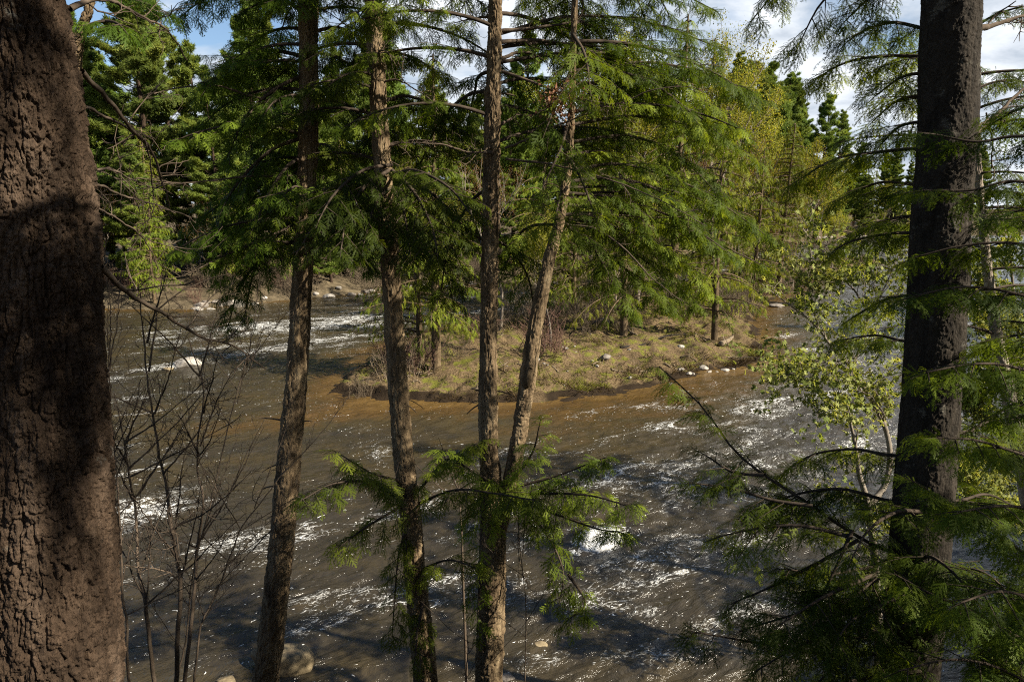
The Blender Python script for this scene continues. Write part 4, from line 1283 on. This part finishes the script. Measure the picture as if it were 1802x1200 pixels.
def mid_hemlock(seed, H, cb, Lm, n, mat='isle_hemlock'):
    rng = np.random.default_rng(seed)
    g, f = Geo(), Fol(seed)
    u = np.linspace(0, 1, 12)
    P = np.stack([0.25 * np.sin(u * 2 + seed), 0.2 * np.sin(u * 3 + 2 * seed), u * H], -1)
    P[:, :2] -= P[0, :2]
    P[0, 2] = -0.3
    g.tube(P, H * 0.014 * (1.15 - u) + 0.01, 9)
    for i in range(n):
        t = (i + rng.random()) / n
        z = cb + (H - cb) * t
        L = Lm * (1 - t) ** 0.75 * rng.uniform(0.6, 1.15) + 0.25
        path = limb_path(at_z(P, z), rng.uniform(0, 2 * pi), L, R(rng.uniform(0, 25)), rng.uniform(0.6, 1.1), rng, n=9)
        bough(g, f, path, 0.035, rng, lat=0.75, gap=0.24, fgap=0.17, fs=0.75, k=4, r1=0.008, tint=(0.1, 0.9), droop=0.6)
    return g, f


def mid_pine(seed, H, cb, Lm):
    rng = np.random.default_rng(seed)
    g, f = Geo(), Fol(seed)
    u = np.linspace(0, 1, 12)
    P = np.stack([0.3 * np.sin(u * 2 + seed), 0.3 * np.sin(u * 2.3 + seed * 2), u * H], -1)
    P[:, :2] -= P[0, :2]
    P[0, 2] = -0.5
    g.tube(P, H * 0.011 * (1.1 - u) + 0.02, 9)
    z = cb
    while z < H - 0.3:
        t = (z - cb) / (H - cb)
        prof = Lm * (0.55 + 0.45 * min(1, t * 4)) * (1 - t ** 1.5) + 0.30
        for k in range(rng.integers(3, 6)):
            az = rng.uniform(0, 2 * pi)
            L = prof * rng.uniform(0.55, 1.15)
            p0 = at_z(P, z + rng.uniform(-0.25, 0.25))
            path = limb_path(p0, az, L, R(rng.uniform(-8, 18) + 22 * t), -0.35, rng, n=8, wig=0.08)
            g.tube(path, np.linspace(0.05, 0.012, 8) * (1.2 - t), 4)
            bt = rng.uniform(0.1, 0.8)
            m = int(12 + L * 34)
            s = rng.uniform(0.25, 1.0, m) ** 0.6
            lat = rng.normal(0, 1, m) * (0.10 + 0.27 * L * (1 - s) + 0.10 * L)
            N = nrm(np.cross(path[-1] - path[0], ZUP))
            for j in range(m):
                q = path[0] + (path[-1] - path[0]) * s[j] + (path[4] - (path[0] + path[-1]) / 2) * (1 - abs(2 * s[j] - 1)) + N * lat[j] * 0.55
                q = q + ZUP * (rng.normal(0.06, 0.07))
                f.add(q, path[-1] - path[0] + rng.normal(0, 0.3, 3), ZUP + rng.normal(0, 0.25, 3), rng.uniform(0.9, 1.7), bt + rng.normal(0, 0.15))
        z += rng.uniform(0.5, 0.95) * (1 - 0.35 * t)
    return g, f


def decid(seed, H, spread, nleaf, leaf_sc=1.0, dens=1.0):
    rng = np.random.default_rng(seed)
    g, f = Geo(), Fol(seed)
    tips = []

    def grow(p, d, l, r, lv):
        n = 6
        Q = [p]
        for _ in range(n):
            d = nrm(d + rng.normal(0, 0.13, 3) + ZUP * 0.10)
            Q.append(Q[-1] + d * l / n)
        Q = np.array(Q)
        g.tube(Q, np.linspace(r, r * 0.45, n + 1), 6 if lv == 0 else 4 if lv < 2 else 3)
        if lv >= 3:
            tips.extend(Q[2:])
            return
        for c in range(int((5, 5, 4)[lv] * dens)):
            i = rng.integers(2 if lv else 3, n + 1)
            e = nrm(d * 0.8 + nrm(rng.normal(0, 1, 3) * (1, 1, 0.4)) * rng.uniform(0.5, 1.0) * spread + ZUP * 0.25)
            grow(Q[i], e, l * rng.uniform(0.45, 0.75), r * 0.5, lv + 1)
    grow(np.array((0, 0, -0.3)), np.array((0.05, 0, 1.0)), H * 0.5, H * 0.011, 0)
    tips = np.array(tips)
    for p in tips[rng.integers(0, len(tips), nleaf)]:
        f.add(p + rng.normal(0, 0.1, 3), rng.normal(0, 1, 3), rng.normal(0, 1, 3), leaf_sc * rng.uniform(0.7, 1.3), rng.random())
    return g, f


def brush(seed, H, n, spread, mat):
    rng = np.random.default_rng(seed)
    g = Geo()
    for _ in range(n):
        p = np.array((*rng.normal(0, spread * 0.3, 2), -0.1))
        d = nrm(np.array((*rng.normal(0, 0.33, 2), 1.0)))
        L = H * rng.uniform(0.6, 1.15)
        Q = [p]
        for _ in range(6):
            d = nrm(d + rng.normal(0, 0.1, 3))
            Q.append(Q[-1] + d * L / 6)
        Q = np.array(Q)
        g.tube(Q, np.linspace(0.017, 0.008, 7) * (0.6 + 0.3 * H), 3)
        for _ in range(6):
            i = rng.integers(2, 7)
            e = nrm(d + rng.normal(0, 0.55, 3))
            l = L * rng.uniform(0.15, 0.4)
            g.tube([Q[i], Q[i] + e * l * 0.5 + rng.normal(0, 0.02, 3), Q[i] + e * l], [0.009 * (0.6 + 0.3 * H), 0.008, 0.006], 3)
    return mesh_data('stems', np.concatenate(g.V), np.concatenate(g.F), mat, True, {'tint': np.concatenate(g.A)})


def proto(name, gf, bark, T, leafm, cat):
    g, f = gf
    e = bpy.data.objects.new(name, None)
    e['category'] = cat
    COL.objects.link(e)
    tr = put('trunk', g.build(name + '_trunk', bark), e)
    cr = put('crown', f.build(name + '_crown', T, leafm), e)
    return e


PR_H = [proto('hemlock_tree', mid_hemlock(400 + i, h, cb, lm, n), M['hemlock_bark'], T_COARSE, M['isle_hemlock'], 'tree')
        for i, (h, cb, lm, n) in enumerate(((13.0, 1.9, 3.6, 92), (11.0, 1.4, 3.1, 84), (15.0, 2.4, 3.5, 100)))]
PR_P = [proto('pine_tree', mid_pine(420 + i, h, cb, lm), M['pine_bark'], T_TUFT, M['pine'], 'tree')
        for i, (h, cb, lm) in enumerate(((20.0, 2.6, 4.6), (18.0, 1.6, 4.2), (22.0, 4.0, 4.4), (16.0, 0.8, 3.8)))]
PR_Y = [proto('leafy_tree', decid(440 + i, h, sp, nl, 1.1), M['grey_bark'], T_LEAF, M['young_leaf'], 'tree')
        for i, (h, sp, nl) in enumerate(((10.0, 0.9, 4200), (13.0, 0.8, 4200)))]
PR_B = [proto('budding_tree', decid(460 + i, h, sp, nl, 1.0), M['grey_bark'], T_BUD, M['bud'], 'tree')
        for i, (h, sp, nl) in enumerate(((11.0, 0.8, 1500), (8.0, 1.0, 1100)))]
BR = [(brush(480, 1.3, 34, 1.4, M['red_twig']), 'reddish'), (brush(481, 1.8, 30, 1.6, M['brush']), 'tan'), (brush(482, 2.6, 34, 2.2, M['brush']), 'tan')]
USED = {}


def plant(pool, k, x, y, sc, label, group, rz=None):
    rng = np.random.default_rng(int(abs(x) * 131 + abs(y) * 977))
    src = pool[k % len(pool)]
    z = zat(x, y)
    rz = rng.uniform(0, 6.28) if rz is None else rz
    if src.name not in USED:
        USED[src.name] = 1
        src.location, src.rotation_euler, src.scale = (x, y, z), (0, 0, rz), (sc, sc, sc)
        return tag(src, label, None, group)
    return dup(src, (x, y, z), rz, sc, label, group)


def gp(px, py):
    p = GP(px, py, 0.4)
    return p[0], p[1]


G_I = 'conifers growing on the island'
x, y = gp(768, 652)
plant(PR_H, 2, x, y, 0.80, 'dark hemlock at the near left end of the island, its foot in bare brush', G_I)
plant(PR_H, 1, *gp(742, 645), 0.85, 'leaning hemlock stem paired with the dark one at the near end of the island', G_I)
plant(PR_H, 0, *gp(1098, 597), 0.95, 'hemlock with low drooping boughs in the middle of the island lawn', G_I)
plant(PR_H, 1, *gp(1258, 594), 1.0, 'hemlock beside the pale dead log at the right edge of the island', G_I)
plant(PR_H, 2, *gp(1180, 560), 1.12, 'tall hemlock behind the two lawn hemlocks on the island', G_I)
plant(PR_H, 0, *gp(1320, 540), 0.8, 'hemlock at the bend of the right channel behind the dead log', G_I)
plant(PR_H, 1, *gp(1010, 560), 0.9, 'hemlock in the tan brush at the back of the island', G_I)
plant(PR_Y, 0, *gp(968, 634), 0.55, 'slim pale stemmed young tree rising from red brush on the island', None)
plant(PR_B, 0, *gp(880, 590), 0.8, 'crooked bare budding tree at the left back edge of the island', None)
for i, (px, py, k, s, lab) in enumerate(((1330, 500, 0, 1.25, 'round yellow green tree arching over the river bend'), (1395, 500, 0, 1.15, 'yellow green tree at the tip of the wooded point upstream'),
                                         (1250, 530, 1, 1.4, 'tall yellow green tree behind the island hemlocks'), (1120, 545, 1, 1.3, 'thin yellow green tree among the island hemlocks'),
                                         (1440, 484, 0, 0.8, 'low yellow green tree on the wooded point nearest the upstream rapids'),
                                         (1180, 525, 0, 1.3, 'broad yellow green tree at the very back of the island above the lawn hemlocks'), (1040, 540, 1, 1.15, 'slender yellow green tree at the back of the island seen past the leaning stem'),
                                         (1290, 512, 1, 1.25, 'tall thin leafy tree on the point left of the round arching tree'))):
    plant(PR_Y, k, *gp(px, py), s, lab, 'yellow green trees in new leaf on the island')
for i, (px, py, s) in enumerate(((1420, 492, 0.9), (1370, 507, 1.0), (1300, 515, 1.1), (1465, 478, 0.8), (1220, 530, 1.1), (1085, 540, 1.0))):
    plant(PR_B, i, *gp(px, py), s, 'bare budding tree on the wooded point upstream of the island hemlocks', 'budding trees on the wooded point')

for px, py, k, s, lab in ((1060, 535, 2, 1.15, 'tall hemlock in the back row of the island left of the broad leafy tree'), (960, 560, 0, 1.0, 'hemlock at the back of the island behind the slim pale tree'), (1370, 512, 0, 1.0, 'hemlock on the wooded point between the two yellow green trees'), (1230, 520, 2, 1.2, 'tallest hemlock in the back row of the island')):
    plant(PR_H, k, *gp(px, py), s, lab, G_I)

# the far bank, rows of pines with leafy trees between
rng = np.random.default_rng(500)
GP_L, GP_R = 'white pines in the stand on the far left bank', 'pines and trees on the far bank upstream'
n_ = 0
for row, (off, step) in enumerate(((2.5, 3.0), (6.0, 3.2), (11.0, 3.8), (18.0, 4.6), (27.0, 5.5))):
    x = -52.0 - row * 4
    while x < 120:
        jx, jy = x + rng.normal(0, 0.8), off + rng.normal(0, 1.0)
        y = float(far_y(jx)) + jy
        scr = 901 + jx / y * FPX                 # where it falls in the picture
        x += step * (1 + 0.012 * max(0, jx + 20))
        if not -60 < scr < 2000:
            continue
        left = scr < 700
        q = rng.random()
        s = rng.uniform(0.8, 1.12) * (1.05 if row > 1 else 0.9)
        if row == 0:
            s *= 0.8
        if left:
            if q < 0.80 or row > 1:
                plant(PR_P, (1, 3)[n_ % 2] if row == 0 else n_, jx, y, s, 'tall white pine in the sunlit stand on the far left bank', GP_L)
            elif q < 0.90:
                plant(PR_H, n_, jx, y, s, 'dark hemlock mixed into the pine stand on the far left bank', 'hemlocks in the far left stand')
            else:
                plant(PR_B, n_, jx, y, s * 1.1, 'brown budding tree at the edge of the far left pine stand', 'budding trees in the far left stand')
        else:
            if q < 0.52 or row > 2:
                plant(PR_P, n_, jx, y, s * rng.uniform(0.75, 1.15), 'white pine in the forest along the far bank upstream', GP_R)
            elif q < 0.74:
                plant(PR_Y, n_, jx, y, s * 1.1, 'yellow green tree in the forest along the far bank upstream', 'leafy trees on the far bank upstream')
            elif q < 0.88:
                plant(PR_B, n_, jx, y, s * 1.15, 'brown budding tree in the forest along the far bank upstream', 'budding trees on the far bank upstream')
            else:
                plant(PR_H, n_, jx, y, s, 'dark hemlock in the forest along the far bank upstream', 'hemlocks on the far bank upstream')
        n_ += 1
# two landmark pines against the sky upstream
for px, dist, s, k, lab in ((1462, 120, 1.38, 0, 'broad tiered white pine standing against the clouds left of the blackish trunk'), (1390, 108, 1.2, 2, 'tallest rounded pine on the upstream skyline left of the tiered pine')):
    xx = (px - 901) / FPX * dist
    plant(PR_P, k, xx, dist + 8, s, lab, None)
for k in range(22):
    dist = rng.uniform(92, 118)
    xx = (rng.uniform(1290, 1560) - 901) / FPX * dist
    plant(PR_P, k, xx, max(dist, far_y(xx) + 4) + 2, rng.uniform(1.25, 1.6), 'white pine of the upstream skyline stand beside the tiered pine', 'pines of the upstream skyline')
# our own side further upstream, right of the thick trunk
for i in range(16):
    yy = rng.uniform(22, 110)
    xx = 6 + yy - 8.2 + rng.uniform(3, 16)
    pool, lab, gq = ((PR_Y, 'leafy yellow green tree on the near side bank behind the right edge trunks', 'leafy trees on the near side bank'),
                     (PR_P, 'white pine on the near side bank behind the right edge trunks', 'pines on the near side bank'))[i % 2]
    plant(pool, i // 2, xx, yy, rng.uniform(0.6, 0.95), lab, gq)

# unseen hemlocks added outside the picture to shade the near trunks, boughs and water
for k, (x, y, s) in enumerate(((2.7, -0.4, 0.88), (6.2, 0.8, 0.72), (13.5, 8.2, 0.7), (18.0, 11.0, 0.8))):
    plant(PR_H, 2 + k, x, y, s, 'unseen hemlock added on the near bank for its shade, outside the picture', 'unseen shade hemlocks around the viewpoint')

# brush


def shrub(k, x, y, s, label, group):
    me = BR[k][0]
    o = put('brush_shrub', me, None, (x, y, zat(x, y)))
    r = np.random.default_rng(int(abs(x * 311) + y * 77))
    o.rotation_euler = (0, 0, r.uniform(0, 6.28))
    o.scale = (s, s, s * r.uniform(0.85, 1.15))
    tag(o, label, 'shrub', group)


for px, py, k, s, lab in ((722, 655, 0, 1.0, 'reddish bare shrub left of the dark hemlock at the near end of the island'), (745, 640, 1, 0.7, 'tan bare shrub around the foot of the dark island hemlock'),
                          (955, 636, 0, 1.2, 'upright reddish shrub on the island lawn beside the pale slim tree'), (975, 640, 0, 0.8, 'short reddish shrub at the foot of the pale slim tree on the island'),
                          (612, 690, 0, 0.45, 'low red twigs overhanging the water at the island tip'), (1030, 600, 1, 0.7, 'tan shrub behind the upper boulder on the island'),
                          (800, 640, 1, 0.6, 'low tan shrub right of the dark island hemlock'), (705, 640, 0, 1.0, 'reddish shrub nearest the left channel behind the island tip'), (690, 668, 1, 0.7, 'low tan shrub above the bleached branch at the island tip'), (840, 605, 0, 0.9, 'reddish shrub by the left channel behind the twin stemmed hemlock'), (640, 680, 1, 0.4, 'dead grass tussock shrub on the island tip'), (1350, 545, 1, 0.6, 'tan shrub by the flat rock in the right channel')):
    shrub(k, *gp(px, py), s, lab, 'bare shrubs on the island')
for i in range(56):
    px = rng.uniform(830, 1330)
    py = rng.uniform(535, 592) if px < 1100 else rng.uniform(520, 565)
    x, y = gp(px, py)
    if poly_sdf(np.array([x]), np.array([y]), ISLE)[0] > 0.4:
        shrub(rng.integers(1, 3), x, y, rng.uniform(0.35, 0.75), 'bare brush in the thicket at the back of the island', 'brush at the back of the island')
for i in range(40):
    px = rng.uniform(1330, 1530)
    x, y = GP(px, 530 - (px - 1330) * 0.30 - rng.uniform(0, 14))[:2]
    if poly_sdf(np.array([x]), np.array([y]), ISLE)[0] > 0.3:
        shrub(rng.integers(0, 3), x, y, rng.uniform(0.5, 0.9), 'bare brush along the wooded point upstream', 'brush on the wooded point')
for i in range(200):
    x = rng.uniform(-42, 20) if i < 165 else rng.uniform(30, 95)
    y = float(far_y(x)) + rng.uniform(0.6, 6)
    shrub(rng.integers(0, 3), x, y, rng.uniform(0.35, 1.0), 'bare brown brush along the foot of the far bank', 'brush on the far bank')

# ------------------------------------------------------------------ rocks, dead wood, grass


def rock_mesh(seed, sx, sy, sz, mat):
    import bmesh
    bm = bmesh.new()
    bmesh.ops.create_icosphere(bm, subdivisions=4, radius=1)
    V = np.array([v.co[:] for v in bm.verts])
    r = np.random.default_rng(seed)
    for _ in range(11):                  # worn flat faces
        n = nrm(r.normal(0, 1, 3))
        d = V @ n
        c = r.uniform(0.5, 0.8)
        V = V - n * np.maximum(d - c, 0)[:, None] * 0.85
    V *= (1 + 0.10 * fbm(V[:, 0] * 1.6 + seed, V[:, 1] * 1.6, V[:, 2] * 1.6, seed=seed) + 0.03 * fbm(V[:, 0] * 7, V[:, 1] * 7, V[:, 2] * 7, seed=seed))[:, None]
    V *= (sx, sy, sz)
    F = np.array([[v.index for v in f.verts] for f in bm.faces])
    bm.free()
    return mesh_data('rock', V, F, mat, True)


def rock(px, py, sx, sy, sz, mat, label, seed, z=0.0, group=None, rz=0.0, lift=0.3):
    p = GP(px, py, z)
    o = put('rock', rock_mesh(seed, sx, sy, sz, M[mat]), None, (p[0], p[1], max(zat(p[0], p[1]), -0.05 if z == 0 else -9) + sz * lift))
    o.rotation_euler = (0, 0, rz)
    tag(o, label, 'rock', group)


rock(496, 1172, 0.56, 0.32, 0.32, 'tan_rock', 'tan boulder in the shallow water behind the foot of the leaning hemlock', 1, lift=0.45)
rock(400, 1199, 0.20, 0.14, 0.10, 'tan_rock', 'low tan stone at the bottom edge left of the tan boulder', 2)
rock(892, 1192, 0.15, 0.11, 0.10, 'rock', 'grey stone at the foot of the twin stemmed hemlock', 3)
rock(326, 643, 0.75, 0.45, 0.38, 'pale_rock', 'pale boulder breaking the rapids left of the leaning hemlock', 4)
rock(296, 650, 0.3, 0.25, 0.12, 'tan_rock', 'small wet stone at the foot of the pale boulder in the rapids', 5)
rock(1066, 638, 0.26, 0.22, 0.20, 'rock', 'angular grey rock lying in the middle of the island lawn', 6, 0.4)
rock(1056, 577, 0.50, 0.32, 0.28, 'rock', 'weathered boulder in the grass towards the back of the island', 7, 0.5)
rock(1365, 540, 0.62, 0.40, 0.22, 'rock', 'flat grey rock in the right channel beyond the island', 8)
rock(1435, 521, 0.5, 0.3, 0.2, 'rock', 'small grey rock upstream of the flat rock in the right channel', 9)
rock(935, 1130, 0.3, 0.2, 0.07, 'tan_rock', 'submerged tan stone right of the twin stemmed hemlock', 10, lift=-0.2)
rock(1510, 1168, 0.42, 0.3, 0.34, 'tan_rock', 'brown boulder behind the boughs at the foot of the blackish trunk', 11)
for i, (px, py, s) in enumerate(((1198, 660, .16), (1212, 664, .13), (1238, 652, .2), (1248, 656, .13), (1276, 652, .19), (1262, 655, .12), (1220, 662, .1), (1180, 676, .14), (1196, 627, .2), (1290, 650, .1))):
    rock(px, py, s, s * 0.8, s * 0.7, 'pale_rock', 'rounded pale stone in the row along the waterline of the island', 20 + i, group='stones along the island waterline')
rg = np.random.default_rng(600)
for i in range(46):
    px = rg.uniform(395, 640) if i < 30 else rg.uniform(640, 860)
    x = (px - 901) / FPX * 52
    y = float(far_y(x)) + rg.uniform(-1.0, 1.2)
    s = rg.uniform(0.2, 0.6)
    o = put('rock', rock_mesh(40 + i % 5, s, s * 0.75, s * 0.5, M[('rock', 'pale_rock')[i % 2]]), None, (x, y, max(zat(x, y), -0.05) + s * 0.1))
    o.rotation_euler = (0, 0, rg.uniform(0, 6))
    tag(o, 'shore stone along the far left bank beside the rapids', 'rock', 'stones along the far left shore')
for i in range(30):
    px = rg.uniform(1420, 1620)
    yy = float(far_y((px - 901) / FPX * 150)) + rg.uniform(-1.5, 2)
    x = (px - 901) / FPX * yy
    s = rg.uniform(0.4, 1.1)
    o = put('rock', rock_mesh(40 + i % 5, s, s * 0.75, s * 0.5, M['pale_rock']), None, (x, yy, max(zat(x, yy), -0.05) + s * 0.1))
    tag(o, 'pale shore stone at the far upstream end of the river', 'rock', 'stones along the upstream shore')


def log(pts, r0, r1, label, seed, mat='dead_wood', group=None):
    rng = np.random.default_rng(seed)
    Q = np.array([GP(a, b_, 0.35) for a, b_ in pts])
    for q, (_, _) in zip(Q, pts):
        q[2] = zat(q[0], q[1]) + r0 * 0.6
    b = Q[0].copy()
    g = Geo()
    Qc = curve(Q, 16)
    Qc[:, 2] += 0.03 * np.sin(np.linspace(0, 5, 16) + seed)
    rr = np.linspace(r0, r1, 16) * (1 + 0.2 * rng.normal(0, 1, 16))
    e0, e1 = nrm(Qc[0] - Qc[1]) * 0.012, nrm(Qc[-1] - Qc[-2]) * 0.012
    g.tube(np.vstack([Qc[0] + e0, Qc, Qc[-1] + e1]), np.concatenate([[0.001], rr, [0.001]]), 9)
    for _ in range(3):
        i = rng.integers(3, 14)
        g.tube([Qc[i], Qc[i] + rng.normal(0, 0.12, 3) + (0, 0, .12), Qc[i] + rng.normal(0, 0.2, 3) + (0, 0, .25)], [r1 * 0.6, r1 * 0.4, 0.008], 5)
    tag(put('log', g.build('log', M[mat], b), None, b), label, 'log', group)


log([(1268, 608), (1280, 600), (1292, 586)], 0.13, 0.09, 'thick pale dead log on the island near the right channel', 1)
log([(1222, 599), (1236, 602), (1247, 605)], 0.06, 0.05, 'short pale stick beside the foot of the right island hemlock', 2)
log([(1102, 590), (1110, 598), (1120, 604)], 0.07, 0.04, 'pale broken branch behind the middle island hemlock', 3)
log([(1092, 625), (1130, 614), (1170, 604), (1205, 600)], 0.07, 0.03, 'long dark fallen branch lying across the island lawn', 4, 'dark_bark')
log([(690, 678), (715, 664), (745, 655)], 0.05, 0.03, 'bleached branch in the brush at the near end of the island', 5)

rg = np.random.default_rng(650)
for i in range(26):
    px, py = rg.uniform(640, 1330), rg.uniform(600, 690)
    x, y = gp(px, py)
    if poly_sdf(np.array([x]), np.array([y]), ISLE)[0] > 0.5:
        a, l = rg.uniform(-0.5, 0.5), rg.uniform(10, 30)
        log([(px, py), (px + l * 0.5, py + l * 0.5 * sin(a) * 0.5 + rg.normal(0, 1)), (px + l, py + l * sin(a) * 0.5)], rg.uniform(0.025, 0.045), 0.015,
            'weathered driftwood stick lying in the dry grass of the island', 660 + i, group='driftwood sticks on the island')
for i in range(26):
    px, py = rg.uniform(880, 1335), rg.uniform(600, 685)
    x, y = gp(px, py)
    if poly_sdf(np.array([x]), np.array([y]), ISLE)[0] > 0.4:
        s = rg.uniform(0.06, 0.15)
        rock(px, py, s, s * 0.8, s * 0.6, ('rock', 'pale_rock')[i % 2], 'small stone half sunk in the grass of the island', 45 + i % 4, 0.4, 'small stones in the island grass', rg.uniform(0, 6), 0.1)

gr_ = np.random.default_rng(700)
N = 230000
gx_ = gr_.uniform(-8, 30, N)
gy_ = gr_.uniform(23, 62, N)
ea_ = gr_.integers(0, 11, 26000)
et_ = gr_.random((26000, 1))
ee_ = ISLE[ea_] + (ISLE[ea_ + 1] - ISLE[ea_]) * et_ + gr_.normal(0, 0.35, (26000, 2))
gx_, gy_ = np.concatenate([gx_, ee_[:, 0]]), np.concatenate([gy_, ee_[:, 1]])
N = len(gx_)
sd_ = poly_sdf(gx_, gy_, ISLE)
k_ = (isle_d(gx_, gy_) > 0.12) & (gr_.random(N) < 0.08 + 0.92 * sstep(-0.1, 0.4, fbm(gx_ * 0.7, gy_ * 0.7, seed=71, o=3)))
gx_, gy_ = gx_[k_], gy_[k_]
gz_ = isle_h(gx_, gy_)
n_g = len(gx_)
e_ = isle_d(gx_, gy_)
d_ = nrm(np.stack([gr_.normal(0, 0.8, n_g), gr_.normal(0, 0.8, n_g), gr_.uniform(0.25, 1.0, n_g)], -1))
w_ = nrm(np.cross(d_, gr_.normal(0, 1, (n_g, 3)))) * gr_.uniform(0.008, 0.016, (n_g, 1))
p_ = np.stack([gx_, gy_, gz_ - 0.01], -1)
l_ = gr_.uniform(0.05, 0.24, (n_g, 1)) * (0.4 + 1.5 * np.clip(0.5 + fbm(gx_ * 1.8, gy_ * 1.8, seed=75, o=2), 0, 1))[:, None] * (1 + 0.8 * np.clip(vnoise(gx_ * 0.5, gy_ * 0.5, seed=72), 0, 1))[:, None]
moss = sstep(0.12, 0.42, fbm(gx_ * 0.6, gy_ * 0.6, seed=73, o=3))
d_[:, 2] -= 0.9 * sstep(0.5, 0.15, e_) * gr_.random(n_g)
l_ = l_ * (1 + 0.9 * sstep(0.6, 0.2, e_))[:, None]
ti_ = np.where(gr_.random(n_g) < 0.08 + 0.75 * moss, gr_.uniform(0.88, 1.0, n_g), np.clip(gr_.uniform(0.0, 0.8, n_g) * (0.25 + 1.0 * sstep(-0.45, 0.45, fbm(gx_ * 0.9, gy_ * 0.9, seed=77, o=3))), 0, 0.8))
ti_ = np.where(e_ < 0.4, ti_ * gr_.uniform(0, 0.6, n_g), ti_)
gv = np.stack([p_ - w_, p_ + w_, p_ + d_ * l_], 1).reshape(-1, 3)
go = put('grass', mesh_data('grass', gv, np.arange(len(gv)).reshape(-1, 3), M['straw'], False, {'tint': np.repeat(ti_, 3)}))
tag(go, 'dry straw coloured grass and yellow green moss covering the island', 'grass', kind='stuff')
